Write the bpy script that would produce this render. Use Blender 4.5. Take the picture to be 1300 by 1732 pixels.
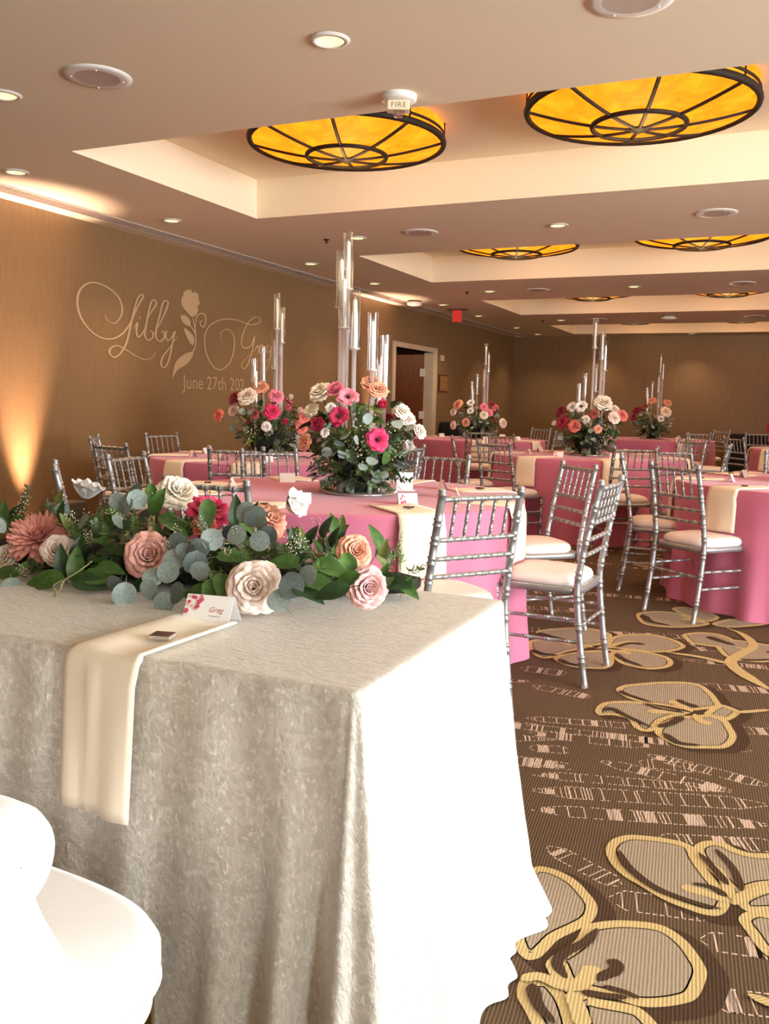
import bpy, math, random
from mathutils import Vector, Matrix
from mathutils.geometry import tessellate_polygon

for o in list(bpy.data.objects):
    bpy.data.objects.remove(o, do_unlink=True)
sc = bpy.context.scene
COL = sc.collection
PI = math.pi
random.seed(7)

# ------------------------------------------------------------------ camera
CAM = Vector((0.0, 0.0, 1.225))
CR = Vector((0.90925, 0.415647, 0.022425))
CU = Vector((-0.07099, 0.101761, 0.992273))
CF = Vector((-0.410153, 0.903815, -0.122033))
FPX, IW, IH = 1490.0, 1300.0, 1732.0
cd = bpy.data.cameras.new('camera')
cam = bpy.data.objects.new('camera', cd)
COL.objects.link(cam)
cd.sensor_fit = 'AUTO'
cd.sensor_width = 36.0
cd.lens = 36.0 * FPX / IH
cd.clip_start = 0.05
cd.clip_end = 100
M3 = Matrix((CR, CU, -CF)).transposed()
cam.matrix_world = Matrix.Translation(CAM) @ M3.to_4x4()
sc.camera = cam

# ------------------------------------------------------------------ light and exposure
vs = sc.view_settings
vs.view_transform = 'Standard'
vs.look = 'None'
vs.gamma = 1.0
vs.use_curve_mapping = False
vs.exposure = 0.62
SKY = 24.0
w = bpy.data.worlds.new('daylight')
sc.world = w
w.use_nodes = True
bg = w.node_tree.nodes['Background']
bg.inputs['Color'].default_value = (0.86, 0.94, 1.0, 1)
bg.inputs['Strength'].default_value = SKY
CHAND = 1.35        # glow of the amber ceiling lamps
LAMPW = 7.0      # watts thrown by each amber lamp
DOWNW = 36.0      # watts of each downlight beam
DOWN = 1.3         # glow of the recessed downlights
UPW = 620.0         # wall uplights (watts)
# room
XW, XE, YN, YF = -5.573, 5.60, -2.6, 18.96
ZC, ZT = 2.725, 3.035
TX0, TX1 = -4.137, 4.20
TRAYS = [(4.33, 6.417), (8.332, 10.374), (12.32, 14.365), (16.271, 18.255)]
WINS = [(0.1, 2.2), (2.5, 4.6)]
WZ0, WZ1 = 0.35, 2.45
FILL_WX = (3.7, 4.9)        # unseen window behind the camera, added to brighten table front and ceiling
for (a, b) in WINS:                       # sky portals in the window openings
    ld = bpy.data.lights.new('window_portal', 'AREA')
    ld.shape = 'RECTANGLE'
    ld.size, ld.size_y = WZ1 - WZ0, b - a
    ld.cycles.is_portal = True
    lo = bpy.data.objects.new('window_portal', ld)
    lo.location = (XE + 0.12, (a + b) / 2, (WZ0 + WZ1) / 2)
    lo.rotation_euler = (0, PI / 2, 0)
    COL.objects.link(lo)

ld = bpy.data.lights.new('window_portal', 'AREA'); ld.shape = 'RECTANGLE'; ld.size, ld.size_y = FILL_WX[1] - FILL_WX[0], WZ1 - WZ0  # sky portal of the added near-wall window
ld.cycles.is_portal = True
lo = bpy.data.objects.new('window_portal', ld); lo.location = (sum(FILL_WX) / 2, YN - 0.12, (WZ0 + WZ1) / 2); lo.rotation_euler = (PI / 2, 0, 0)
COL.objects.link(lo)

# ------------------------------------------------------------------ pixel -> place helpers (camera survey of the photo)
def ray(px, py):
    return CF + CR * ((px - IW / 2) / FPX) - CU * ((py - IH / 2) / FPX)
def at_z(px, py, z):
    q = ray(px, py)
    p = CAM + q * ((z - CAM.z) / q.z)
    return p
def at_y(px, py, y):
    q = ray(px, py)
    return CAM + q * (y / q.y)
def at_x(px, py, x):
    q = ray(px, py)
    return CAM + q * (x / q.x)

# ------------------------------------------------------------------ materials
def lin(c):
    c = c / 255.0
    return c / 12.92 if c <= 0.04045 else ((c + 0.055) / 1.055) ** 2.4
def rgb(r, g, b):
    return (lin(r), lin(g), lin(b), 1.0)
MATS = {}
def mat(name, col, rough=0.6, metal=0.0, spec=0.5, noise=None, bump=None, sheen=0.0, emit=None, trans=None):
    """noise=(scale, amount, (sx,sy,sz)) varies the colour; bump=(scale, strength, (sx,sy,sz)) fine relief"""
    if name in MATS:
        return MATS[name]
    m = bpy.data.materials.new(name)
    m.use_nodes = True
    nt = m.node_tree
    b = nt.nodes['Principled BSDF']
    b.inputs['Base Color'].default_value = col
    b.inputs['Roughness'].default_value = rough
    b.inputs['Metallic'].default_value = metal
    b.inputs['Specular IOR Level'].default_value = spec
    if sheen:
        b.inputs['Sheen Weight'].default_value = sheen
        b.inputs['Sheen Roughness'].default_value = 0.4
    if trans:
        b.inputs['Subsurface Weight'].default_value = trans
        b.inputs['Subsurface Radius'].default_value = (0.01, 0.008, 0.006)
        b.inputs['Subsurface Scale'].default_value = 0.5
    tc = nt.nodes.new('ShaderNodeTexCoord')
    def tex(scale, st):
        mp = nt.nodes.new('ShaderNodeMapping')
        mp.inputs['Scale'].default_value = st
        nt.links.new(tc.outputs['Object'], mp.inputs['Vector'])
        nz = nt.nodes.new('ShaderNodeTexNoise')
        nz.inputs['Scale'].default_value = scale
        nz.inputs['Detail'].default_value = 4
        nt.links.new(mp.outputs['Vector'], nz.inputs['Vector'])
        return nz
    if noise:
        nz = tex(noise[0], noise[2] if len(noise) > 2 else (1, 1, 1))
        rp = nt.nodes.new('ShaderNodeValToRGB')
        k = noise[1]
        rp.color_ramp.elements[0].position = 0.3
        rp.color_ramp.elements[1].position = 0.7
        rp.color_ramp.elements[0].color = tuple(c * (1 - k) for c in col[:3]) + (1,)
        rp.color_ramp.elements[1].color = tuple(min(1, c * (1 + k)) for c in col[:3]) + (1,)
        nt.links.new(nz.outputs['Fac'], rp.inputs['Fac'])
        nt.links.new(rp.outputs['Color'], b.inputs['Base Color'])
    if bump:
        nz = tex(bump[0], bump[2] if len(bump) > 2 else (1, 1, 1))
        bp = nt.nodes.new('ShaderNodeBump')
        bp.inputs['Strength'].default_value = bump[1]
        bp.inputs['Distance'].default_value = bump[3] if len(bump) > 3 else 0.004
        nt.links.new(nz.outputs['Fac'], bp.inputs['Height'])
        nt.links.new(bp.outputs['Normal'], b.inputs['Normal'])
    if emit:
        b.inputs['Emission Color'].default_value = emit[0]
        b.inputs['Emission Strength'].default_value = emit[1]
    MATS[name] = m
    return m

def clear_mat(name, tint, gloss=0.25, rough=0.05, facing=0.6, milk=0.0):
    m = bpy.data.materials.new(name)
    m.use_nodes = True
    nt = m.node_tree
    nt.nodes.clear()
    out = nt.nodes.new('ShaderNodeOutputMaterial')
    mix = nt.nodes.new('ShaderNodeMixShader')
    tr = nt.nodes.new('ShaderNodeBsdfTransparent')
    tr.inputs['Color'].default_value = tint
    gl = nt.nodes.new('ShaderNodeBsdfGlossy')
    gl.inputs['Color'].default_value = (0.95, 0.95, 0.95, 1)
    gl.inputs['Roughness'].default_value = rough
    lw = nt.nodes.new('ShaderNodeLayerWeight')
    lw.inputs['Blend'].default_value = 0.25
    mr = nt.nodes.new('ShaderNodeMapRange')
    mr.inputs['To Min'].default_value = gloss
    mr.inputs['To Max'].default_value = facing
    nt.links.new(lw.outputs['Facing'], mr.inputs['Value'])
    if milk:
        df = nt.nodes.new('ShaderNodeBsdfTranslucent'); df.inputs['Color'].default_value = (0.95, 0.93, 0.90, 1)
        d2 = nt.nodes.new('ShaderNodeBsdfDiffuse'); d2.inputs['Color'].default_value = (0.95, 0.93, 0.90, 1)
        m0 = nt.nodes.new('ShaderNodeMixShader'); m0.inputs['Fac'].default_value = 0.65
        nt.links.new(df.outputs['BSDF'], m0.inputs[1]); nt.links.new(d2.outputs['BSDF'], m0.inputs[2])
        m1 = nt.nodes.new('ShaderNodeMixShader'); m1.inputs['Fac'].default_value = milk
        nt.links.new(tr.outputs['BSDF'], m1.inputs[1]); nt.links.new(m0.outputs['Shader'], m1.inputs[2])
        tr = m1
    nt.links.new(mr.outputs['Result'], mix.inputs['Fac'])
    nt.links.new(tr.outputs[0], mix.inputs[1])
    nt.links.new(gl.outputs['BSDF'], mix.inputs[2])
    nt.links.new(mix.outputs['Shader'], out.inputs['Surface'])
    MATS[name] = m
    return m

# wall covering: bronze woven fabric
def wall_mat():
    m = mat('bronze_fabric', rgb(131, 101, 67), rough=0.42, spec=0.45, noise=(7, 0.10, (16, 16, 0.5)))
    nt = m.node_tree
    b = nt.nodes['Principled BSDF']
    tc = [n for n in nt.nodes if n.type == 'TEX_COORD'][0]
    hs = []
    for st in ((220, 220, 9), (9, 9, 300)):
        mp = nt.nodes.new('ShaderNodeMapping')
        mp.inputs['Scale'].default_value = st
        nt.links.new(tc.outputs['Object'], mp.inputs['Vector'])
        nz = nt.nodes.new('ShaderNodeTexNoise')
        nz.inputs['Scale'].default_value = 1.0
        nz.inputs['Detail'].default_value = 2
        nt.links.new(mp.outputs['Vector'], nz.inputs['Vector'])
        hs.append(nz)
    ad = nt.nodes.new('ShaderNodeMath')
    ad.operation = 'ADD'
    nt.links.new(hs[0].outputs['Fac'], ad.inputs[0])
    nt.links.new(hs[1].outputs['Fac'], ad.inputs[1])
    bp = nt.nodes.new('ShaderNodeBump')
    bp.inputs['Strength'].default_value = 0.35
    bp.inputs['Distance'].default_value = 0.003
    nt.links.new(ad.outputs['Value'], bp.inputs['Height'])
    nt.links.new(bp.outputs['Normal'], b.inputs['Normal'])
    return m
def carpet_mat(name, c1, c2, c3=None):
    m = mat(name, c1, rough=0.95, spec=0.1)
    nt = m.node_tree
    b = nt.nodes['Principled BSDF']
    tc = [n for n in nt.nodes if n.type == 'TEX_COORD'][0]
    mp = nt.nodes.new('ShaderNodeMapping')
    mp.inputs['Rotation'].default_value = (0, 0, -0.10)
    nt.links.new(tc.outputs['Object'], mp.inputs['Vector'])
    wv = nt.nodes.new('ShaderNodeTexWave')
    wv.inputs['Scale'].default_value = 38.0
    wv.inputs['Distortion'].default_value = 0.6
    wv.inputs['Detail'].default_value = 1.0
    wv.inputs['Detail Scale'].default_value = 0.5
    nt.links.new(mp.outputs['Vector'], wv.inputs['Vector'])
    nq = nt.nodes.new('ShaderNodeTexNoise')
    nq.inputs['Scale'].default_value = 160.0
    nq.inputs['Detail'].default_value = 3
    nt.links.new(tc.outputs['Object'], nq.inputs['Vector'])
    nz = nt.nodes.new('ShaderNodeMix')
    nz.inputs[0].default_value = 0.55
    nt.links.new(wv.outputs['Fac'], nz.inputs[2])
    nt.links.new(nq.outputs['Fac'], nz.inputs[3])
    rp = nt.nodes.new('ShaderNodeValToRGB')
    rp.color_ramp.elements[0].position = 0.08
    rp.color_ramp.elements[1].position = 0.92
    rp.color_ramp.elements[0].color = c1
    rp.color_ramp.elements[1].color = c2
    nt.links.new(nz.outputs[0], rp.inputs['Fac'])
    nt.links.new(rp.outputs['Color'], b.inputs['Base Color'])
    bp = nt.nodes.new('ShaderNodeBump')
    bp.inputs['Strength'].default_value = 0.5
    bp.inputs['Distance'].default_value = 0.003
    nt.links.new(nz.outputs[0], bp.inputs['Height'])
    nt.links.new(bp.outputs['Normal'], b.inputs['Normal'])
    return m

M_WALL = wall_mat()
M_CEIL = mat('ceiling_paint', rgb(240, 226, 196), rough=0.85, spec=0.2, bump=(60, 0.05))
M_TRAY = mat('tray_paint', rgb(242, 226, 198), rough=0.85, spec=0.2)
M_WHITE = mat('white_plastic', rgb(232, 226, 216), rough=0.45)
M_GRILLE = mat('speaker_grille', rgb(196, 176, 160), rough=0.6, bump=(900, 0.3))
M_DARK = mat('dark_slot', rgb(84, 68, 58), rough=0.8)
M_SLAT = mat('slot_slat', rgb(205, 184, 165), rough=0.5)
M_SILVER = mat('silver_paint', rgb(166, 166, 165), rough=0.36, metal=0.7, noise=(30, 0.10), bump=(120, 0.06))
M_CUSH = mat('cushion_vinyl', rgb(238, 222, 214), rough=0.55, bump=(200, 0.05))
M_PINK = mat('pink_polyester', rgb(203, 112, 140), rough=0.75, sheen=0.25, bump=(900, 0.12, (1, 1, 1), 0.0015))
M_CREAM = mat('cream_napkin', rgb(246, 230, 206), rough=0.8, sheen=0.15, bump=(800, 0.1, (1, 1, 1), 0.0015))
M_SOFA = mat('white_velvet', rgb(240, 232, 228), rough=0.85, sheen=0.4, bump=(400, 0.08))
M_GOLD = mat('brass', rgb(190, 150, 80), rough=0.3, metal=1.0)
M_CARD = mat('white_card', rgb(250, 246, 244), rough=0.7)
M_BRONZE = mat('dark_bronze', rgb(44, 33, 24), rough=0.6, metal=0.0, spec=0.2)
M_WOOD = mat('red_brown_wood', rgb(120, 62, 28), rough=0.45, noise=(6, 0.25, (8, 8, 0.7)))
M_FRAME = mat('cream_frame', rgb(205, 186, 156), rough=0.5)
M_BLACK = mat('black_cloth', rgb(16, 15, 20), rough=0.85)
M_GLASS = clear_mat('clear_glass', (0.985, 0.985, 0.985, 1), gloss=0.03, facing=0.55)
M_ROD = clear_mat('clear_acrylic', (0.93, 0.92, 0.90, 1), gloss=0.10, rough=0.12, facing=0.6, milk=0.5)
M_WAX = mat('white_wax', rgb(246, 238, 222), rough=0.5, trans=0.2)

# ------------------------------------------------------------------ mesh builder
class MB:
    def __init__(self):
        self.v = []; self.f = []; self.m = []
    def quad(self, a, b, c, d, m=0):
        i = len(self.v)
        self.v += [tuple(a), tuple(b), tuple(c), tuple(d)]
        self.f.append((i, i + 1, i + 2, i + 3)); self.m.append(m)
    def box(self, x0, x1, y0, y1, z0, z1, m=0, mtx=None):
        i = len(self.v)
        p = [(x0, y0, z0), (x1, y0, z0), (x1, y1, z0), (x0, y1, z0), (x0, y0, z1), (x1, y0, z1), (x1, y1, z1), (x0, y1, z1)]
        if mtx is not None:
            p = [tuple(mtx @ Vector(q)) for q in p]
        self.v += p
        for f in ((0, 3, 2, 1), (4, 5, 6, 7), (0, 1, 5, 4), (1, 2, 6, 5), (2, 3, 7, 6), (3, 0, 4, 7)):
            self.f.append(tuple(i + k for k in f)); self.m.append(m)
    def grid(self, rows, m=0, close_u=False, close_v=False):
        """rows: list of lists of points"""
        i = len(self.v); n = len(rows[0])
        for r in rows:
            self.v += [tuple(p) for p in r]
        R = len(rows)
        for a in range(R if close_v else R - 1):
            a2 = (a + 1) % R
            for b in range(n if close_u else n - 1):
                b2 = (b + 1) % n
                self.f.append((i + a * n + b, i + a * n + b2, i + a2 * n + b2, i + a2 * n + b)); self.m.append(m)
    def tube(self, pts, rad, n=8, caps=True, m=0):
        pts = [Vector(p) for p in pts]
        if not isinstance(rad, (list, tuple)):
            rad = [rad] * len(pts)
        rows = []
        up = Vector((0, 0, 1))
        d0 = (pts[-1] - pts[0])
        if d0.length < 1e-9: d0 = Vector((0, 0, 1))
        if abs(d0.normalized().z) > 0.9: up = Vector((0, 1, 0))
        for k, p in enumerate(pts):
            a = pts[max(k - 1, 0)]; b = pts[min(k + 1, len(pts) - 1)]
            t = (b - a)
            if t.length < 1e-9: t = d0
            t.normalize()
            s = t.cross(up)
            if s.length < 1e-6: s = t.cross(Vector((1, 0, 0)))
            s.normalize(); q = s.cross(t)
            rows.append([p + (s * math.cos(2 * PI * j / n) + q * math.sin(2 * PI * j / n)) * rad[k] for j in range(n)])
        i = len(self.v)
        self.grid(rows, m, close_u=True)
        if caps:
            self.f.append(tuple(i + j for j in range(n))); self.m.append(m)
            e = i + (len(rows) - 1) * n
            self.f.append(tuple(e + n - 1 - j for j in range(n))); self.m.append(m)
    def lathe(self, prof, n=24, c=(0, 0, 0), m=0, caps=False):
        rows = [[(c[0] + r * math.cos(2 * PI * j / n), c[1] + r * math.sin(2 * PI * j / n), c[2] + z) for j in range(n)] for r, z in prof]
        i = len(self.v)
        self.grid(rows, m, close_u=True)
        if caps:
            self.f.append(tuple(i + j for j in range(n))); self.m.append(m)
            e = i + (len(rows) - 1) * n
            self.f.append(tuple(e + j for j in range(n))); self.m.append(m)
    def ngon(self, pts, m=0):
        i = len(self.v)
        self.v += [tuple(p) for p in pts]
        self.f.append(tuple(range(i, i + len(pts)))); self.m.append(m)
    def fan(self, pts, m=0):
        i = len(self.v)
        self.v += [tuple(p) for p in pts]
        for tri in tessellate_polygon([[Vector(p) for p in pts]]):
            self.f.append(tuple(i + k for k in tri)); self.m.append(m)
    def ball(self, c, r, n=6, m=0, sz=1.0):
        rows = []
        for a in range(1, n):
            t = PI * a / n
            rows.append((r * math.sin(t), -r * sz * math.cos(t)))
        i = len(self.v)
        rows = [(0.001 * r, -r * sz)] + rows + [(0.001 * r, r * sz)]
        self.lathe(rows, n + 2, c, m)
    def mesh(self, name, mats, smooth=True):
        me = bpy.data.meshes.new(name)
        me.from_pydata(self.v, [], self.f)
        if not isinstance(mats, (list, tuple)): mats = [mats]
        for x in mats: me.materials.append(x)
        if len(mats) > 1:
            me.polygons.foreach_set('material_index', self.m)
        if smooth:
            me.polygons.foreach_set('use_smooth', [True] * len(me.polygons))
        me.update()
        return me
    def build(self, name, mats, parent=None, smooth=True, mtx=None):
        return link(name, self.mesh(name, mats, smooth), parent, mtx)

def link(name, data, parent=None, mtx=None):
    o = bpy.data.objects.new(name, data)
    COL.objects.link(o)
    if parent is not None: o.parent = parent
    if mtx is not None: o.matrix_basis = mtx
    return o
def tag(o, label, cat, group=None):
    o['label'] = label; o['category'] = cat
    if group: o['group'] = group
    return o
def thing(name, label, cat, loc=(0, 0, 0), rz=0.0, group=None):
    o = bpy.data.objects.new(name, None)
    o.empty_display_size = 0.1
    COL.objects.link(o)
    o.location = loc; o.rotation_euler = (0, 0, rz)
    return tag(o, label, cat, group)
def struct(o):
    o['kind'] = 'structure'
    return o
def bevel(o, wd=0.004, seg=2):
    md = o.modifiers.new('bevel', 'BEVEL'); md.width = wd; md.segments = seg; md.limit_method = 'ANGLE'
    return o
def solid(o, th, off=-1):
    md = o.modifiers.new('thickness', 'SOLIDIFY'); md.thickness = th; md.offset = off
    return o
def smoothpath(pts, n=6, closed=False):
    """Catmull-Rom"""
    P = [Vector(p) for p in pts]; out = []
    N = len(P)
    for i in range(N if closed else N - 1):
        if closed:
            a, b, c, d = P[(i - 1) % N], P[i], P[(i + 1) % N], P[(i + 2) % N]
        else:
            a, b, c, d = P[max(i - 1, 0)], P[i], P[i + 1], P[min(i + 2, N - 1)]
        for k in range(n):
            t = k / n
            out.append(0.5 * ((2 * b) + (c - a) * t + (2 * a - 5 * b + 4 * c - d) * t * t + (3 * b - a - 3 * c + d) * t ** 3))
    if not closed: out.append(P[-1])
    return out
def copy_tree(o, parent=None):
    c = o.copy(); COL.objects.link(c)
    if parent is not None: c.parent = parent
    for ch in list(o.children):
        copy_tree(ch, c)
    return c
def ordn(k):
    return ['first', 'second', 'third', 'fourth', 'fifth', 'sixth', 'seventh', 'eighth', 'ninth'][k]

# ------------------------------------------------------------------ room shell
b = MB(); b.box(XW - 3.2, XE, YN, YF, -0.12, 0.0)
M_CARP = carpet_mat('carpet_brown', rgb(62, 46, 34), rgb(114, 93, 72))
floor = struct(b.build('floor', M_CARP, smooth=False))

# ceiling soffit with four recessed trays
b = MB()
def cq(x0, x1, y0, y1): b.quad((x0, y0, ZC), (x0, y1, ZC), (x1, y1, ZC), (x1, y0, ZC))
ys = [YN] + [v for t in TRAYS for v in t] + [YF]
for k in range(0, len(ys), 2):
    cq(XW, XE, ys[k], ys[k + 1])
for (a, c) in TRAYS:
    cq(XW, TX0, a, c); cq(TX1, XE, a, c)
ceiling = struct(b.build('ceiling', M_CEIL, smooth=False))
for (a, c) in TRAYS:
    b = MB()
    b.quad((TX0, a, ZC), (TX0, a, ZT), (TX0, c, ZT), (TX0, c, ZC))
    b.quad((TX1, a, ZC), (TX1, c, ZC), (TX1, c, ZT), (TX1, a, ZT))
    b.quad((TX0, c, ZC), (TX0, c, ZT), (TX1, c, ZT), (TX1, c, ZC))
    b.quad((TX0, a, ZC), (TX1, a, ZC), (TX1, a, ZT), (TX0, a, ZT))
    b.build('tray_side', M_TRAY, ceiling, smooth=False)
    b = MB()
    b.quad((TX0, a, ZT), (TX0, c, ZT), (TX1, c, ZT), (TX1, a, ZT))
    b.build('tray_top', M_CEIL, ceiling, smooth=False)

# left wall with the double doorway
DY0, DY1, DZ = 12.53, 14.10, 2.10
b = MB()
T = 0.15
b.box(XW - T, XW, YN, DY0, 0, 3.1); b.box(XW - T, XW, DY1, YF, 0, 3.1); b.box(XW - T, XW, DY0, DY1, DZ, 3.1)
wall_left = struct(b.build('wall_left', M_WALL, smooth=False))
b = MB(); b.box(XW - T, XE + T, YF, YF + T, 0, 3.1)
wall_far = struct(b.build('wall_far', M_WALL, smooth=False))
b = MB()
b.box(XW - T, FILL_WX[0], YN - T, YN, 0, 3.1); b.box(FILL_WX[1], XE + T, YN - T, YN, 0, 3.1)  # leaves the opening for the added window
b.box(FILL_WX[0], FILL_WX[1], YN - T, YN, 0, WZ0); b.box(FILL_WX[0], FILL_WX[1], YN - T, YN, WZ1, 3.1)
wall_near = struct(b.build('wall_near', M_WALL, smooth=False))
b = MB()
prev = YN
for (a, c) in WINS:
    b.box(XE, XE + T, prev, a, 0, 3.1)
    b.box(XE, XE + T, a, c, 0, WZ0); b.box(XE, XE + T, a, c, WZ1, 3.1)
    prev = c
b.box(XE, XE + T, prev, YF, 0, 3.1)
wall_right = struct(b.build('wall_right', M_WALL, smooth=False))
for k, (a, c) in enumerate(WINS + [FILL_WX]):
    wn = thing('window_%d' % (k + 1), '', ''); struct(wn)
    del wn['label']; del wn['category']
    wn.location = (XE, (a + c) / 2, WZ0)
    if k == len(WINS): wn.location = ((a + c) / 2, YN, WZ0); wn.rotation_euler = (0, 0, -PI / 2)  # the last one is the added near-wall window
    hw = (c - a) / 2; hh = WZ1 - WZ0
    b = MB()
    b.box(-0.01, 0.1, -hw, -hw + 0.05, 0, hh); b.box(-0.01, 0.1, hw - 0.05, hw, 0, hh)
    b.box(-0.01, 0.1, -hw, hw, 0, 0.05); b.box(-0.01, 0.1, -hw, hw, hh - 0.05, hh)
    b.build('window_frame', M_WHITE, wn, smooth=False)
    b = MB(); b.box(0.02, 0.07, -0.02, 0.02, 0.05, hh - 0.05)
    b.build('mullion', M_WHITE, wn, smooth=False)
# roof slab above the trays keeps the sky out
b = MB(); b.box(XW - T, XE + T, YN - T, YF + T, 3.1, 3.2)
struct(b.build('trim_1', M_CEIL, smooth=False))

# baseboards along the walls
for nm, args in (('baseboard_left', (XW, XW + 0.015, YN, DY0 - 0.09, 0, 0.1)), ('baseboard_far', (XW, XE, YF - 0.015, YF, 0, 0.1)),
                 ('baseboard_corner', (XW, XW + 0.015, DY1 + 0.2, YF, 0, 0.1))):
    b = MB(); b.box(*args)
    struct(b.build(nm, mat('dark_base', rgb(70, 52, 38), 0.5), smooth=False))

# doorway: frame, open leaf with closer, corridor behind
dr = thing('door_1', '', ''); struct(dr); del dr['label']; del dr['category']
dr.location = (XW, (DY0 + DY1) / 2, 0)
hw = (DY1 - DY0) / 2
b = MB()
b.box(-T, 0.025, -hw - 0.09, -hw, 0, DZ + 0.08); b.box(-T, 0.025, -hw, hw, DZ, DZ + 0.08)
bevel(b.build('door_frame', M_FRAME, dr, smooth=False))
b = MB(); b.box(-T, 0.025, hw, hw + 0.18, 0, DZ + 0.08)
bevel(b.build('door_jamb', M_FRAME, dr, smooth=False))
b = MB(); b.box(-0.045, 0, -0.80, 0, 0.01, DZ - 0.03)
leafm = Matrix.Translation((-T, hw - 0.01, 0)) @ Matrix.Rotation(-PI / 2 - 0.06, 4, 'Z')
lf = bevel(b.build('door_leaf', M_WOOD, dr, smooth=False, mtx=leafm))
b = MB(); b.box(-0.11, -0.045, -0.62, -0.30, DZ - 0.16, DZ - 0.07)
bevel(b.build('door_closer', mat('bronze_closer', rgb(150, 120, 60), 0.4, 0.6), lf, smooth=False))
b = MB(); b.tube([(-0.09, -0.40, DZ - 0.06), (-0.25, -0.25, DZ - 0.25), (-0.11, -0.03, DZ - 0.55)], 0.015, 6)
b.build('closer_arm', M_BRONZE, lf)
for hz in (0.35, 0.98, DZ - 0.40):
    b = MB(); b.box(-0.06, 0.02, -0.06, 0.03, hz, hz + 0.13)
    b.build('hinge', M_WHITE, lf, smooth=False)
b = MB()
b.box(XW - 3.2, XW - 3.1, 10.0, 18, 0, 3.0); b.box(XW - 3.2, XW - T, 17.9, 18, 0, 3.0); b.box(XW - 3.2, XW - T, 10, 10.1, 0, 3.0)
b.box(XW - 3.2, XW - T, 10, 18, 2.5, 2.6)
struct(b.build('wall_corridor', mat('corridor_paint', rgb(120, 84, 60), 0.7), smooth=False))

# linear slot diffuser above the left wall
sd = thing('air_diffuser', 'long slotted air diffuser in the ceiling along the left wall', 'air vent', (XW + 0.25, 0, ZC))
b = MB(); b.box(-0.075, 0.075, YN, 18.3, -0.004, -0.0005)
b.build('slot', M_DARK, sd, smooth=False)
for k in range(5):
    x = -0.075 + 0.0375 * k
    b = MB(); b.box(x - 0.006, x + 0.006, YN, 18.3, -0.012, -0.003)
    b.build('slat', M_SLAT, sd, smooth=False)
# ledge between slot and wall
b = MB(); b.box(XW, XW + 0.16, YN, YF, ZC - 0.012, ZC + 0.02)
struct(b.build('trim_2', M_CEIL, smooth=False))

# ------------------------------------------------------------------ carpet pattern, woven motifs on the floor
M_GOLDC = carpet_mat('carpet_gold', rgb(172, 146, 100), rgb(200, 176, 128))
M_TAUPE = carpet_mat('carpet_taupe', rgb(134, 118, 100), rgb(164, 148, 128))
M_DKC = carpet_mat('carpet_dark', rgb(62, 45, 33), rgb(80, 60, 45))
M_LTC = carpet_mat('carpet_pale', rgb(188, 162, 144), rgb(216, 191, 174))
def inset(P, d):
    n = len(P); out = []
    ar = sum(P[i].x * P[(i + 1) % n].y - P[(i + 1) % n].x * P[i].y for i in range(n))
    s = 1 if ar > 0 else -1
    for i in range(n):
        t = P[(i + 2) % n] - P[(i - 2) % n]
        nn = Vector((-t.y, t.x, 0))
        if nn.length > 1e-9: nn.normalize()
        out.append(P[i] + nn * (d * s))
    return out
def zpt(x, y, org, scl):
    return at_z(org[0] + x / scl, org[1] + y / scl, 0.0)
def petal_motif(bm, pts, k, gold=0.022, sh=0.035):
    P = smoothpath(pts, 6, True)
    z = lambda Q, h: [(p.x, p.y, h) for p in Q]
    e = 0.00004 * k
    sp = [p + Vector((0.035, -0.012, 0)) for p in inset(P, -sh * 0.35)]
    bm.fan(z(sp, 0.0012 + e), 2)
    bm.fan(z(P, 0.0026 + e), 0)
    bm.fan(z(inset(P, gold), 0.0022 + e), 2)
    bm.fan(z(inset(P, gold + 0.006), 0.0026 + e), 3)
    bm.fan(z(inset(P, gold + 0.010), 0.0029 + e), 1)
def stroke(bm, pts, wd, m, h):
    P = smoothpath(pts, 6)
    rows = []
    for i, p in enumerate(P):
        t = P[min(i + 1, len(P) - 1)] - P[max(i - 1, 0)]
        nn = Vector((-t.y, t.x, 0)).normalized()
        f = (wd[0] + (wd[1] - wd[0]) * i / (len(P) - 1)) * min(1, .2 + 5 * min(i, len(P) - 1 - i) / len(P))
        hh = h + 0.0004 * i / len(P)
        rows.append([(p.x + nn.x * f, p.y + nn.y * f, hh), (p.x - nn.x * f, p.y - nn.y * f, hh)])
    bm.grid(rows, m)
MOT = [M_GOLDC, M_TAUPE, M_DKC, M_LTC]
FA = ((880, 1400), 3.095); FG = ((880, 1020), 3.095)
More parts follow.
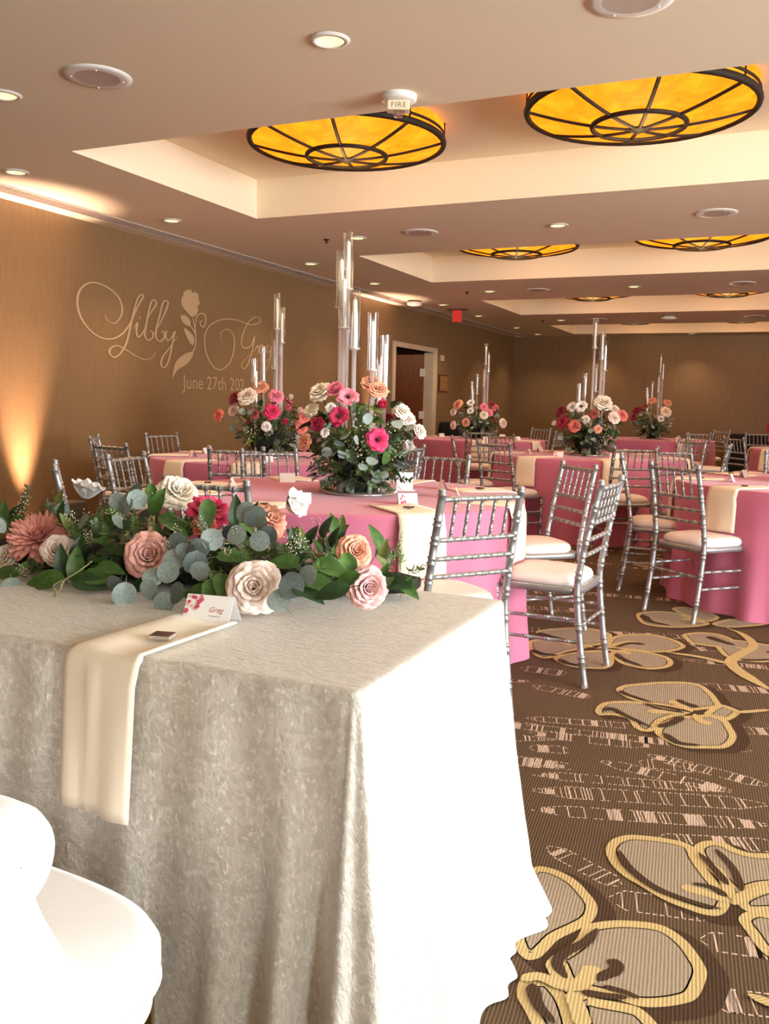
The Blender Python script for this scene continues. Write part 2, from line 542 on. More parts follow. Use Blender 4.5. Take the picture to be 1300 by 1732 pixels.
flowers = [
  (FA, [[(445,130),(455,90),(490,60),(560,42),(660,47),(760,60),(850,80),(910,110),(940,170),(990,240),(1040,300),(1100,360),(1085,430),(1040,465),(960,460),(870,430),(790,400),(700,355),(620,305),(540,258),(475,195)],
        [(905,110),(940,80),(1000,72),(1070,85),(1130,115),(1200,135),(1300,140),(1400,150),(1440,230),(1400,300),(1260,320),(1130,370),(1090,330),(1010,250),(930,170)],
        [(1140,480),(1190,560),(1240,630),(1300,680),(1400,720),(1450,600),(1420,500),(1300,450),(1200,440)],
        [(1130,380),(1220,330),(1330,310),(1440,350),(1430,430),(1300,450),(1180,440)]],
   [([(1100,400),(1000,360),(900,330),(840,315)], (0.012, 0.02), 0), ([(1105,380),(1060,270),(1010,200)], (0.016, 0.012), 0), ([(1110,410),(1180,360),(1260,330),(1300,320)], (0.016, 0.02), 0),
    ([(1080,370),(1000,320),(900,300)], (0.012, 0.006), 2), ([(1160,340),(1110,220),(1020,120)], (0.012, 0.008), 2), ([(1050,435),(900,400),(700,320),(560,210),(515,130)], (0.008, 0.013), 2), ([(1085,310),(1010,220),(930,140)], (0.012, 0.006), 2)]),
  (FA, [[(330,520),(400,500),(500,490),(620,495),(720,510),(800,545),(880,610),(940,690),(975,760),(960,830),(920,900),(840,930),(720,945),(620,940),(520,910),(380,880),(270,850),(215,800),(180,720),(150,690),(230,640),(290,590)],
        [(75,210),(130,210),(210,235),(290,280),(350,340),(395,400),(400,450),(370,500),(300,540),(200,590),(140,650),(90,690),(20,690),(-40,600),(-60,400),(0,250)],
        [(0,800),(60,790),(150,800),(220,860),(270,950),(300,1100),(200,1150),(100,1100),(20,960),(-20,880)],
        [(280,870),(400,900),(560,930),(640,960),(720,1040),(760,1120),(600,1200),(400,1180),(300,1050)]],
   [([(260,860),(330,810),(370,770),(390,735)], (0.016, 0.026), 0), ([(400,810),(440,780),(490,760),(500,725),(450,705)], (0.012, 0.018), 2), ([(270,870),(200,790),(150,700)], (0.02, 0.014), 0),
    ([(320,870),(440,890),(560,900)], (0.012, 0.008), 2), ([(430,840),(540,870),(620,905)], (0.008, 0.006), 2), ([(240,800),(190,720),(240,660),(340,610),(400,540)], (0.014, 0.012), 2),
    ([(260,870),(300,960),(330,1060)], (0.016, 0.02), 0), ([(60,830),(90,940),(180,1040)], (0.018, 0.008), 2), ([(0,810),(100,795),(240,860)], (0.012, 0.016), 0)]),
  (FG, [[(500,460),(530,435),(600,425),(720,415),(850,415),(940,430),(1000,470),(1040,520),(1050,545),(960,560),(880,565),(780,545),(650,525),(560,500)],
        [(390,560),(430,525),(520,515),(620,520),(720,545),(870,580),(800,600),(740,625),(700,670),(640,675),(590,650),(560,610),(480,590),(410,590)],
        [(700,670),(740,630),(820,600),(920,590),(1000,590),(1080,620),(1110,660),(1130,710),(1080,760),(960,765),(860,760),(780,735),(720,700)],
        [(960,580),(1040,535),(1130,560),(1150,580),(1080,620),(1000,600)]],
   [([(900,575),(840,540),(780,515)], (0.012, 0.03), 0), ([(890,580),(780,575),(660,572)], (0.012, 0.03), 0), ([(910,585),(940,620),(1000,640)], (0.012, 0.03), 0), ([(1130,578),(1220,572),(1300,565)], (0.016, 0.012), 0),
    ([(930,550),(860,530),(820,510)], (0.02, 0.012), 2), ([(860,580),(740,560),(640,530)], (0.01, 0.006), 2), ([(520,465),(560,485),(700,530)], (0.016, 0.006), 2), ([(430,570),(480,560),(560,600),(690,660)], (0.016, 0.008), 2), ([(720,655),(780,640),(850,605)], (0.014, 0.02), 2), ([(750,690),(830,740),(940,752)], (0.018, 0.006), 2)]),
  (FG, [[(480,180),(560,165),(680,165),(780,185),(850,215),(860,235),(800,255),(700,260),(600,250),(500,240),(440,230)],
        [(470,260),(560,245),(680,260),(770,285),(800,315),(770,340),(680,350),(580,335),(510,310)],
        [(170,290),(250,265),(380,250),(460,260),(490,310),(450,345),(340,345),(240,330)],
        [(45,200),(140,190),(260,215),(350,235),(240,260),(160,290),(90,285),(40,240)],
        [(80,150),(180,135),(330,130),(440,150),(480,175),(440,215),(350,225),(240,205),(130,180)]],
   [([(400,240),(500,220),(600,205)], (0.012, 0.03), 0), ([(430,245),(520,258),(580,270)], (0.012, 0.03), 0), ([(760,262),(900,280),(1000,300),(1100,325)], (0.014, 0.022), 0), ([(380,235),(280,220)], (0.02, 0.012), 0),
    ([(500,235),(570,215),(650,220)], (0.01, 0.018), 2), ([(500,270),(540,300),(640,335)], (0.02, 0.008), 2), ([(90,160),(200,190),(340,220)], (0.02, 0.01), 2), ([(60,250),(110,270),(200,280)], (0.02, 0.01), 2), ([(200,300),(260,325),(350,335)], (0.02, 0.01), 2)]),
  (FG, [[(605,60),(680,45),(800,50),(900,80),(990,110),(900,128),(760,130),(640,110)], [(790,35),(850,22),(950,40),(1040,75),(990,100),(900,80)],
        [(1000,110),(1100,85),(1250,90),(1300,110),(1200,125),(1080,130)], [(850,165),(950,155),(1060,170),(1130,205),(1140,235),(1040,235),(900,215),(860,190)]],
   [([(1080,135),(1150,160),(1205,200),(1215,235),(1160,265),(1105,300),(1105,325),(1150,365),(1230,415),(1300,455)], (0.02, 0.035), 0), ([(1130,235),(1170,245)], (0.014, 0.014), 0), ([(640,65),(680,100),(780,120)], (0.03, 0.012), 2),
    ([(980,110),(900,95),(840,85)], (0.02, 0.03), 0), ([(1120,225),(1040,200),(980,180)], (0.014, 0.03), 2)]),
]
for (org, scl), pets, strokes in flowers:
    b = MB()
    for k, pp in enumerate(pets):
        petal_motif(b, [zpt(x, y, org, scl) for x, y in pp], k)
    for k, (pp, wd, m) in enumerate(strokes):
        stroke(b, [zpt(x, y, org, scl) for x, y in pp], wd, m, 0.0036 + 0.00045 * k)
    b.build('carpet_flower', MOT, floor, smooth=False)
# the same woven flower repeats over the rest of the carpet
fl0 = [o for o in floor.children if o.name.startswith('carpet_flower')][2]
for (x, y, a) in ((0.15, 1.6, 2.2), (-0.1, 4.9, 1.1), (-2.4, 6.6, 0.5), (-0.9, 7.2, 2.0), (-2.6, 9.8, 3.0), (-3.2, 3.0, 0.2), (1.6, 3.2, 1.4), (-1.2, 11.4, 0.9), (1.2, 5.0, 4.0), (-3.6, 8.8, 4.4)):
    c = fl0.copy(); COL.objects.link(c); c.parent = floor
    ctr = sum((Vector(v.co) for v in list(fl0.data.vertices)[:60]), Vector()) / 60
    c.matrix_basis = Matrix.Translation((x, y, 0)) @ Matrix.Rotation(a, 4, 'Z') @ Matrix.Translation((-ctr.x, -ctr.y, 0))
# ladder-like woven streaks
rs = random.Random(3)
b = MB()
strips = [((898,1369),(1300,1396)), ((900,1337),(1300,1362)), ((900,1310),(1230,1336)), ((890,1215),(1090,1230)), ((895,1240),(1100,1262)), ((895,1265),(965,1270)), ((890,1285),(970,1300)),
          ((1015,1288),(1240,1340)), ((1095,1277),(1300,1330)), ((925,1432),(1050,1500)), ((1030,1520),(1210,1545)), ((1185,1590),(1330,1612)), ((1200,1690),(1330,1705)), ((900,1160),(1000,1180)), ((1100,1420),(1330,1432)),
          ((1170,1230),(1330,1240)), ((880,1130),(960,1140)), ((1080,1290),(1180,1300))]
SP = [(at_z(*a, 0), at_z(*c, 0)) for a, c in strips]
for k in range(150):
    p = Vector((rs.uniform(-4.5, 2.5), rs.uniform(0.8, 11), 0)); a = 0.35 + rs.uniform(-0.3, 0.25); L = rs.uniform(0.5, 1.5)
    if -1.2 < p.x < 0.4 and 2.1 < p.y < 3.9: continue
    SP.append((p, p + Vector((math.cos(a), math.sin(a), 0)) * L))
for si_, (p, q) in enumerate(SP):
    p.z = q.z = 0
    d = (q - p); L = d.length; d.normalize(); n = Vector((-d.y, d.x, 0))
    W = rs.uniform(0.030, 0.046)
    h = 0.0002 + 0.000005 * si_
    N = int(L / 0.05)
    prof = lambda t: W * min(1, (0.02 + min(t, 1 - t)) * 6)
    for s in (-1, 1):
        for i in range(N * 3):
            t0 = i / (N * 3); t1 = t0 + 0.62 / (N * 3)
            if rs.random() < 0.12: continue
            a0 = p + d * L * t0 + n * s * prof(t0); a1 = p + d * L * t1 + n * s * prof(t1)
            b.quad((a0.x, a0.y, h), (a1.x, a1.y, h), (a1 + n * 0.0045).to_tuple()[:2] + (h,), (a0 + n * 0.0045).to_tuple()[:2] + (h,))
    x = 0.03
    while x < L - 0.02:
        t = x / L
        wd = rs.choice((0.003, 0.004, 0.004, 0.006, 0.02, 0.035)) if rs.random() < 0.8 else 0.003
        ww = prof(t)
        c0 = p + d * x; c1 = c0 + d * wd
        if wd > 0.01:
            sl = int(wd / 0.004)
            for j in range(sl):
                e0 = c0 + d * j * 0.004; e1 = e0 + d * 0.0031
                b.quad(*[(v.x, v.y, h) for v in (e0 - n * ww, e1 - n * ww, e1 + n * ww, e0 + n * ww)])
        else:
            b.quad(*[(v.x, v.y, h) for v in (c0 - n * ww, c1 - n * ww, c1 + n * ww, c0 + n * ww)])
        x += rs.choice((0.010, 0.015, 0.02, 0.035, 0.05, 0.07))
o = b.build('carpet_streaks', M_LTC, floor, smooth=False); o['kind'] = 'stuff'

# ------------------------------------------------------------------ amber ceiling lamps
def amber_mat():
    m = mat('amber_glass', rgb(50, 22, 4), rough=0.7, spec=0.1, emit=(rgb(255, 168, 26), CHAND))
    nt = m.node_tree; bs = nt.nodes['Principled BSDF']
    tc = [n for n in nt.nodes if n.type == 'TEX_COORD'][0]
    mp = nt.nodes.new('ShaderNodeMapping'); mp.inputs['Scale'].default_value = (3, 3, 10)
    nz = nt.nodes.new('ShaderNodeTexNoise'); nz.inputs['Scale'].default_value = 2.2; nz.inputs['Detail'].default_value = 6; nz.inputs['Distortion'].default_value = 1.2
    rp = nt.nodes.new('ShaderNodeValToRGB')
    rp.color_ramp.elements[0].position = 0.3; rp.color_ramp.elements[1].position = 0.75
    rp.color_ramp.elements[0].color = rgb(255, 116, 10); rp.color_ramp.elements[1].color = rgb(255, 152, 24)
    nt.links.new(tc.outputs['Object'], mp.inputs['Vector']); nt.links.new(mp.outputs['Vector'], nz.inputs['Vector'])
    nt.links.new(nz.outputs['Fac'], rp.inputs['Fac']); nt.links.new(rp.outputs['Color'], bs.inputs['Emission Color'])
    return m
M_AMBER = amber_mat()
LR, LZ = 0.635, 2.815
def dome(r):            # height of the shallow bowl above its lowest point
    return 0.105 * (r / LR) ** 1.7
lamp_m = {}
def build_lamp(x, y, label):
    t = thing('ceiling_lamp', label, 'ceiling lamp', (x, y, LZ), 0.32, 'amber bowl lamps in the ceiling trays')
    if not lamp_m:
        bb = MB(); rows = []
        for i in range(9):
            r = 0.01 + (LR - 0.01) * i / 8
            rows.append([(r * math.cos(j * PI / 4 / 6), r * math.sin(j * PI / 4 / 6), dome(r)) for j in range(7)])
        bb.grid(rows); lamp_m['panel'] = bb.mesh('glass_panel', M_AMBER)
        bb = MB(); rows = []
        for z in (dome(LR), ZT - LZ - 0.012):
            rows.append([(LR * math.cos(j * PI / 4 / 6), LR * math.sin(j * PI / 4 / 6), z) for j in range(7)])
        bb.grid(rows); lamp_m['side'] = bb.mesh('side_panel', M_AMBER)
        bb = MB(); bb.tube([(r, 0, dome(r) - 0.003) for r in [0.02 + (LR - 0.02) * i / 8 for i in range(9)]], 0.0115, 6)
        bb.tube([(LR, 0, dome(LR)), (LR, 0, ZT - LZ)], 0.008, 6)
        lamp_m['rib'] = bb.mesh('rib', M_BRONZE)
        def ring(R, z, r):
            bb = MB(); bb.grid([[((R + r * math.cos(a * PI / 4)) * math.cos(j * PI / 24), (R + r * math.cos(a * PI / 4)) * math.sin(j * PI / 24), z + r * 1.2 * math.sin(a * PI / 4)) for j in range(48)] for a in range(8)], close_u=True, close_v=True)
            return bb
        lamp_m['outer_ring'] = ring(LR, dome(LR), 0.019).mesh('outer_ring', M_BRONZE)
        lamp_m['top_ring'] = ring(LR, ZT - LZ - 0.07, 0.008).mesh('top_ring', M_BRONZE)
        lamp_m['inner_ring'] = ring(0.26, dome(0.26) - 0.004, 0.015).mesh('inner_ring', M_BRONZE)
        bb = MB(); bb.lathe([(0.001, -0.03), (0.012, -0.028), (0.014, -0.018), (0.045, -0.012), (0.052, -0.002), (0.04, 0.01)], 16)
        lamp_m['finial'] = bb.mesh('finial', M_BRONZE)
    for k in range(8):
        mt = Matrix.Rotation(k * PI / 4, 4, 'Z')
        link('glass_panel', lamp_m['panel'], t, mt); link('side_panel', lamp_m['side'], t, mt); link('rib', lamp_m['rib'], t, mt)
    for n in ('outer_ring', 'top_ring', 'inner_ring', 'finial'):
        link(n, lamp_m[n], t)
    ld = bpy.data.lights.new('lamp_light', 'POINT'); ld.energy = LAMPW; ld.color = (1.0, 0.74, 0.42); ld.shadow_soft_size = 0.12
    link('lamp_light', ld, t).location = (0, 0, -0.16)
    return t
for k, (a, c) in enumerate(TRAYS):
    for j, x in enumerate((-2.77, -0.90, 0.97, 2.84)):
        side = ['left', 'right'][j] if j < 2 else None
        lab = ('large amber bowl lamp with bronze ribs, %s one in the %s ceiling tray' % (side, ['nearest', 'second', 'third', 'farthest'][k])) if j < 2 else \
              'amber bowl lamp beyond the frame in the %s ceiling tray, %s from right' % (['nearest', 'second', 'third', 'farthest'][k], ['second', 'first'][j - 2])
        build_lamp(x, (a + c) / 2, lab)

# ------------------------------------------------------------------ downlights, speakers, alarms
M_LENS = mat('downlight_lens', rgb(255, 240, 170), rough=0.4, emit=((1.0, 0.85, 0.30, 1), DOWN))
bb = MB(); bb.lathe([(0.058, -0.001), (0.062, -0.012), (0.078, -0.010), (0.086, -0.002)], 24); DLR = bb.mesh('trim_ring', M_WHITE)
bb = MB(); bb.lathe([(0.001, -0.006), (0.060, -0.006)], 24); DLL = bb.mesh('lens', M_LENS)
def downlight(x, y, label):
    t = thing('downlight', label, 'downlight', (x, y, ZC), 0, 'recessed ceiling downlights')
    link('trim_ring', DLR, t); link('lens', DLL, t)
    ld = bpy.data.lights.new('downlight_beam', 'SPOT'); ld.energy = DOWNW; ld.color = (1.0, 0.80, 0.55); ld.spot_size = math.radians(110); ld.spot_blend = 0.8; ld.shadow_soft_size = 0.05
    link('downlight_beam', ld, t).location = (0, 0, -0.02)
for k, y in enumerate((4.573, 6.232, 8.616, 10.25, 12.659, 14.348, 16.617, 18.155)):
    downlight(-4.86, y, 'recessed downlight in the ceiling row nearest the left wall, %s from the front' % ordn(k))
gaps = ['in front of the nearest tray', 'between the first and second trays', 'between the second and third trays', 'between the third and fourth trays', 'between the last tray and the far wall']
for x, nm in ((-3.70, 'left'), (-1.85, 'middle'), (0.02, 'right')):
    for k, y in enumerate((3.42, 7.42, 11.33, 15.33, 18.40)):
        if x > -0.5 and k > 3: continue
        downlight(x, y, 'recessed downlight %s, %s one' % (gaps[k], nm))
bb = MB(); bb.lathe([(0.105, -0.009), (0.135, -0.009), (0.158, -0.005), (0.160, 0.0)], 32); SPR = bb.mesh('speaker_rim', M_WHITE)
bb = MB(); bb.lathe([(0.001, -0.0075), (0.07, -0.0075), (0.106, -0.009)], 32); SPG = bb.mesh('grille', M_GRILLE)
bb = MB(); bb.ball((0, 0, 0), 0.004, 4); SPS = bb.mesh('screw', M_WHITE)
for x, y, lab in ((-3.08, 3.40, 'round white ceiling speaker above the lettered wall, nearest left'), (-0.64, 3.50, 'round ceiling speaker cut by the top edge of the photo'),
                  (-3.06, 7.37, 'round ceiling speaker behind the nearest tray, left one'), (-0.62, 7.35, 'round ceiling speaker behind the nearest tray, right one'),
                  (-3.07, 11.36, 'round ceiling speaker between second and third trays, left one'), (-0.62, 11.36, 'round ceiling speaker between second and third trays, right one'),
                  (-3.07, 15.3, 'small distant ceiling speaker between third and fourth trays, left one'), (-0.62, 15.3, 'small distant ceiling speaker between third and fourth trays, right one')):
    t = thing('ceiling_speaker', lab, 'speaker', (x, y, ZC), 0.3, 'round ceiling speakers')
    link('speaker_rim', SPR, t); link('grille', SPG, t)
    for k in range(4):
        link('screw', SPS, t, Matrix.Translation((0.118 * math.cos(k * PI / 2 + .4), 0.118 * math.sin(k * PI / 2 + .4), -0.013)))
# fire alarm
t = thing('fire_alarm', 'white ceiling fire alarm with FIRE lettering in front of the nearest tray', 'fire alarm', (-1.853, 4.14, ZC), 0.42)
b = MB(); b.lathe([(0.001, -0.03), (0.075, -0.03), (0.088, -0.022), (0.09, 0.0)], 28); b.build('base_plate', M_WHITE, t)
b = MB(); b.box(-0.055, 0.055, -0.035, 0.035, -0.075, -0.03); hs = bevel(b.build('housing', mat('cream_plastic', rgb(236, 214, 176), 0.5), t, smooth=False))
b = MB(); b.lathe([(0.001, -0.105), (0.02, -0.1), (0.034, -0.075)], 12); b.build('strobe', clear_mat('strobe_lens', (0.85, 0.85, 0.85, 1), 0.35), t)
def text_mesh(name, body, size, material, shear=0.0, spacing=1.0, extrude=0.0):
    c = bpy.data.curves.new(name, 'FONT'); c.body = body; c.size = size; c.shear = shear; c.space_character = spacing
    c.align_x = 'CENTER'; c.align_y = 'CENTER'; c.extrude = extrude; c.resolution_u = 3
    o = bpy.data.objects.new(name, c); COL.objects.link(o)
    bpy.context.view_layer.update()
    me = bpy.data.meshes.new_from_object(o.evaluated_get(bpy.context.evaluated_depsgraph_get()))
    bpy.data.objects.remove(o, do_unlink=True); bpy.data.curves.remove(c)
    me.materials.clear(); me.materials.append(material)
    return me
M_INK = mat('grey_ink', rgb(120, 100, 84), 0.7)
o = link('lettering', text_mesh('lettering', 'FIRE', 0.034, M_INK, 0, 1.25), hs, Matrix.Translation((0, -0.0356, -0.053)) @ Matrix.Rotation(PI / 2, 4, 'X'))
# smoke detectors, exit sign, sprinklers
for x, y, lab in ((-5.09, 12.1, 'white smoke detector on the ceiling near the doorway'), (-1.87, 14.87, 'white smoke detector on the ceiling between the far trays')):
    t = thing('smoke_detector', lab, 'smoke detector', (x, y, ZC), 0)
    b = MB(); b.lathe([(0.10, 0.0), (0.10, -0.02), (0.095, -0.025)], 24); b.build('base', mat('shadow_gap', rgb(120, 100, 88), 0.7), t)  # base in brown, darker than the white cover
    b = MB(); b.lathe([(0.001, -0.075), (0.07, -0.075), (0.105, -0.06), (0.112, -0.035), (0.1, -0.024)], 24); b.build('cover', M_WHITE, t)
t = thing('exit_sign', 'small red exit sign hanging from the ceiling by the doorway', 'exit sign', (-4.86, 13.3, ZC), 0.0)
b = MB(); b.box(-0.16, 0.16, -0.03, 0.03, -0.02, 0.0); b.build('mount', M_DARK, t, smooth=False)
b = MB(); b.box(-0.075, 0.075, -0.006, 0.006, -0.20, -0.02); b.build('sign_panel', mat('red_acrylic', rgb(214, 60, 50), 0.35, emit=(rgb(230, 60, 50), 0.25)), t, smooth=False)
bb = MB(); bb.lathe([(0.03, 0.0), (0.028, -0.006), (0.01, -0.01), (0.008, -0.03), (0.016, -0.034), (0.001, -0.036)], 12); SPK = bb.mesh('sprinkler', M_BRONZE)
for x, y, lab in ((-4.02, 7.42, 'small ceiling sprinkler head behind the nearest tray'), (-4.02, 11.36, 'small ceiling sprinkler head between second and third trays'), (-4.02, 15.33, 'small ceiling sprinkler head before the farthest tray')):
    o = link('sprinkler', SPK); o.location = (x, y, ZC); tag(o, lab, 'sprinkler', 'ceiling sprinkler heads')

# ------------------------------------------------------------------ wall uplights on the floor along the left wall
M_FIX = mat('black_fixture', rgb(60, 58, 56), 0.5)
for y, lab, p in ((5.22, 'black floor uplight washing the wall behind the garland', 1.0), (11.75, 'floor uplight washing the wall left of the doorway', 0.8)):
    t = thing('uplight', lab, 'uplight', (XW + 0.15, y, 0), 0, 'wall uplights')
    b = MB(); b.lathe([(0.001, 0.0), (0.09, 0.0), (0.10, 0.04), (0.10, 0.16), (0.088, 0.17), (0.084, 0.15), (0.001, 0.14)], 20); b.build('housing', M_FIX, t)
    b = MB(); b.lathe([(0.001, 0.145), (0.08, 0.15)], 20); b.build('lens', mat('uplight_lens', (1, 0.8, 0.6, 1), 0.3, emit=((1.0, 0.66, 0.48, 1), 4.0)), t)
    ld = bpy.data.lights.new('uplight_beam', 'SPOT'); ld.energy = UPW * p; ld.color = (1.0, 0.68, 0.52); ld.spot_size = math.radians(40); ld.spot_blend = 1.0; ld.shadow_soft_size = 0.05
    lo = link('uplight_beam', ld, t); lo.location = (0, 0, 0.18); lo.rotation_euler = (PI, math.radians(-4), 0)
# unseen fill light added beyond the doorway to brighten the corridor
ld = bpy.data.lights.new('corridor_fill', 'POINT'); ld.energy = 20; ld.color = (1.0, 0.72, 0.42); ld.shadow_soft_size = 0.15
lo = link('corridor_fill', ld); lo.location = (XW - 1.2, 12.2, 2.3)

# grey low box by the left wall
o = MB(); o.box(-0.08, 0.08, -0.16, 0.16, 0, 0.35)
o = bevel(o.build('equipment_case', mat('grey_case', rgb(110, 100, 98), 0.6), smooth=False), 0.01); o.location = (XW + 0.12, 5.56, 0)
tag(o, 'small grey box standing by the left wall behind the white magnolia', 'box')

# ------------------------------------------------------------------ wall plates beside the doorway, black draped furniture
ps = thing('door_sign', 'small bronze framed plaque on the wall right of the doorway', 'sign', (XW, 14.63, 1.6))
b = MB(); b.box(0, 0.012, -0.22, 0.22, -0.15, 0.15); b.build('plaque_frame', mat('plaque_brown', rgb(70, 36, 24), 0.5), ps, smooth=False)
b = MB(); b.box(0.012, 0.018, -0.17, 0.22, -0.13, 0.13); b.build('plaque_face', mat('plaque_tan', rgb(150, 108, 60), 0.5), ps, smooth=False)
ps = thing('thermostat', 'small cream wall plate high beside the doorway', 'wall plate', (XW, 14.53, 2.03))
b = MB(); b.box(0, 0.03, -0.07, 0.07, -0.05, 0.05); bevel(b.build('cover_plate', M_FRAME, ps, smooth=False))
def draped(name, label, cat, x0, x1, y0, y1, h):
    t = thing(name, label, cat, ((x0 + x1) / 2, (y0 + y1) / 2, 0))
    b = MB(); hx, hy = (x1 - x0) / 2, (y1 - y0) / 2
    rows = []
    N = 120
    for z, g in ((h, -0.02), (h - 0.004, 0), (h - 0.03, 0.006), (h * .5, 0.02), (0.004, 0.035)):
        row = []
        for j in range(N):
            a = 2 * PI * j / N
            c, s = math.cos(a), math.sin(a)
            k = 1 / max(abs(c) / hx, abs(s) / hy)
            f = g + (0.018 * math.sin(17 * a) * (h - z) / h if z < h - 0.02 else 0)
            row.append((c * k + f * c, s * k + f * s, z))
        rows.append(row)
    b.grid(rows, close_u=True); b.ngon(rows[0])
    b.build('drape', M_BLACK, t)
    b = MB(); b.box(-hx + .03, hx - .03, -hy + .03, hy - .03, h - 0.03, h - 0.004); b.build('table_top', M_DARK, t, smooth=False)
draped('service_table', 'black draped service table against the far wall', 'table', -1.02, 1.6, YF - 0.75, YF - 0.06, 0.79)
draped('draped_cart', 'black covered cart against the wall just right of the doorway', 'cart', XW + 0.04, XW + 0.55, 14.45, 15.6, 0.93)
draped('draped_stand', 'black draped stand by the wall behind the left candelabra flowers', 'stand', XW + 0.04, XW + 0.6, 9.1, 9.95, 0.80)

# ------------------------------------------------------------------ monogram projected on the left wall, its light painted as pale strips
LG = thing('monogram', 'projected light monogram with a rose and date, painted pale on the bronze wall', 'lettering', (XW, 0, 0))
M_LOGO_LIGHT = mat('monogram_painted_light', rgb(188, 157, 118), 0.5)
OX = XW + 0.003
def wp(x, y):
    p = at_x(60 + x / 2.6, 460 + y / 2.6, OX)
    return Vector((0.003, p.y, p.z))
def ribbon(bm, pts, w0, w1):
    P = smoothpath([wp(*q) for q in pts], 8)
    rows = []
    n = len(P)
    for i, p in enumerate(P):
        t = P[min(i + 1, n - 1)] - P[max(i - 1, 0)]
        nn = Vector((0, -t.z, t.y))
        if nn.length < 1e-9: nn = Vector((0, 0, 1))
        nn.normalize()
        # strokes thicken where they run downward, like a pen
        dn = abs(t.z) / (t.length + 1e-9)
        f = (w0 + (w1 - w0) * dn ** 2) * min(1, 0.35 + 4 * min(i, n - 1 - i) / n)
        e = Vector((0.004 * i / n, 0, 0))
        rows.append([p + nn * f + e, p - nn * f + e])
    bm.grid(rows)
def word(name, strokes, w0=0.006, w1=0.014):
    b = MB()
    for s in strokes: ribbon(b, s, w0, w1)
    b.build(name, M_LOGO_LIGHT, LG, smooth=False)
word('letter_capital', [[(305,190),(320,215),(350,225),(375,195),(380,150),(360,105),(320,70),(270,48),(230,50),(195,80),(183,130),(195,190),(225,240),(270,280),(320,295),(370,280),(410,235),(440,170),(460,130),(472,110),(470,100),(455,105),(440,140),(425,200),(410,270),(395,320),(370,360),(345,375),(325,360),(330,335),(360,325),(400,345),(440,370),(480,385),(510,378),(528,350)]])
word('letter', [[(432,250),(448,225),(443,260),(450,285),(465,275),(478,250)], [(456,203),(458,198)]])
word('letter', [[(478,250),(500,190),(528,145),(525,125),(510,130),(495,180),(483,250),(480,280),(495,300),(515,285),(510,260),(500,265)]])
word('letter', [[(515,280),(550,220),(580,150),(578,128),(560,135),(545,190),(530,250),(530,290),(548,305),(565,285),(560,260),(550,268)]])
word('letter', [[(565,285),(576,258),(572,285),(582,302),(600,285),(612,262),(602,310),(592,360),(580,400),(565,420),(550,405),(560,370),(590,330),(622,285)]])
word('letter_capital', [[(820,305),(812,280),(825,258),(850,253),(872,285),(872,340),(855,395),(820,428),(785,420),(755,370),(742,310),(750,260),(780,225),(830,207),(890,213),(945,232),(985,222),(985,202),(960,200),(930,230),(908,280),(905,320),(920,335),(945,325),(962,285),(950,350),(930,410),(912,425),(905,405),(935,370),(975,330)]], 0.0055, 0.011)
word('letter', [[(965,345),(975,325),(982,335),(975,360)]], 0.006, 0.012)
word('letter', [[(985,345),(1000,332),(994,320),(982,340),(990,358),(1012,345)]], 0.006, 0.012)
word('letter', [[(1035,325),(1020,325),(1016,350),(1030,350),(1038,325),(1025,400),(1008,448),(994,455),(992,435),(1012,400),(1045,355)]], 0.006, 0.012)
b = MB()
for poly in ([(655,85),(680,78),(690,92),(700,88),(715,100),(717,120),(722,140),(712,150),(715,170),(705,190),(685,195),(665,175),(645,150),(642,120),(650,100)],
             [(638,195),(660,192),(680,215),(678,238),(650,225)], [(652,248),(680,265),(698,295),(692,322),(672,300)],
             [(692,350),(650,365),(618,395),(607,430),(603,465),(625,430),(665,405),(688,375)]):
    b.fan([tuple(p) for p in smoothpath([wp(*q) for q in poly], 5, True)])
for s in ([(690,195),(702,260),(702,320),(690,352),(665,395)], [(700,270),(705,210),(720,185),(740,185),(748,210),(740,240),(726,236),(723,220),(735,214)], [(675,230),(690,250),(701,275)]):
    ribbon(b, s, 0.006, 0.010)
b.build('rose_drawing', M_LOGO_LIGHT, LG, smooth=False)
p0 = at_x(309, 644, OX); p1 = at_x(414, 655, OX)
me = text_mesh('date_text', 'June 27th 202', 0.185, mat('date_painted_light', rgb(178, 146, 108), 0.5))
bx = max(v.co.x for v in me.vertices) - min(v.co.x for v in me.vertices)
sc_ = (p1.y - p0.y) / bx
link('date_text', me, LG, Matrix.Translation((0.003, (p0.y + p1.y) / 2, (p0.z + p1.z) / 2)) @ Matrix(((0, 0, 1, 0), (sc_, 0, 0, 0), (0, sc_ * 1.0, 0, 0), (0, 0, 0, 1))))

# ------------------------------------------------------------------ chiavari chairs
def ringed(path, r, rings, n=8, ends=True):
    """tube along a smooth path with turned double rings at fractions `rings`"""
    P = [Vector(p) for p in path]
    L = [0]
    for i in range(1, len(P)): L.append(L[-1] + (P[i] - P[i - 1]).length)
    tot = L[-1]
    def pt(s):
        s = max(0, min(tot, s))
        for i in range(1, len(P)):
            if s <= L[i] + 1e-9:
                k = (s - L[i - 1]) / (L[i] - L[i - 1] + 1e-12)
                return P[i - 1].lerp(P[i], k)
        return P[-1]
    st = [(l, r) for l in L]
    g = 0.45 * r
    for f in rings:
        for off in (-0.75 * r, 0.75 * r):
            s = f * tot + off
            st += [(s - g * 0.8, r), (s - g * 0.4, r * 1.22), (s + g * 0.4, r * 1.22), (s + g * 0.8, r)]
    st = sorted(x for x in st if 0 <= x[0] <= tot)
    b = MB(); b.tube([pt(s) for s, _ in st], [q for _, q in st], n)
    return b
CH = {}
HX, HT = 0.185, 0.915
def rear_path(s):
    return smoothpath([(s * 0.192, -0.245, 0), (s * 0.190, -0.215, 0.18), (s * 0.187, -0.188, 0.42), (s * 0.185, -0.200, 0.56), (s * 0.182, -0.235, 0.75), (s * 0.180, -0.268, 0.900)], 4)
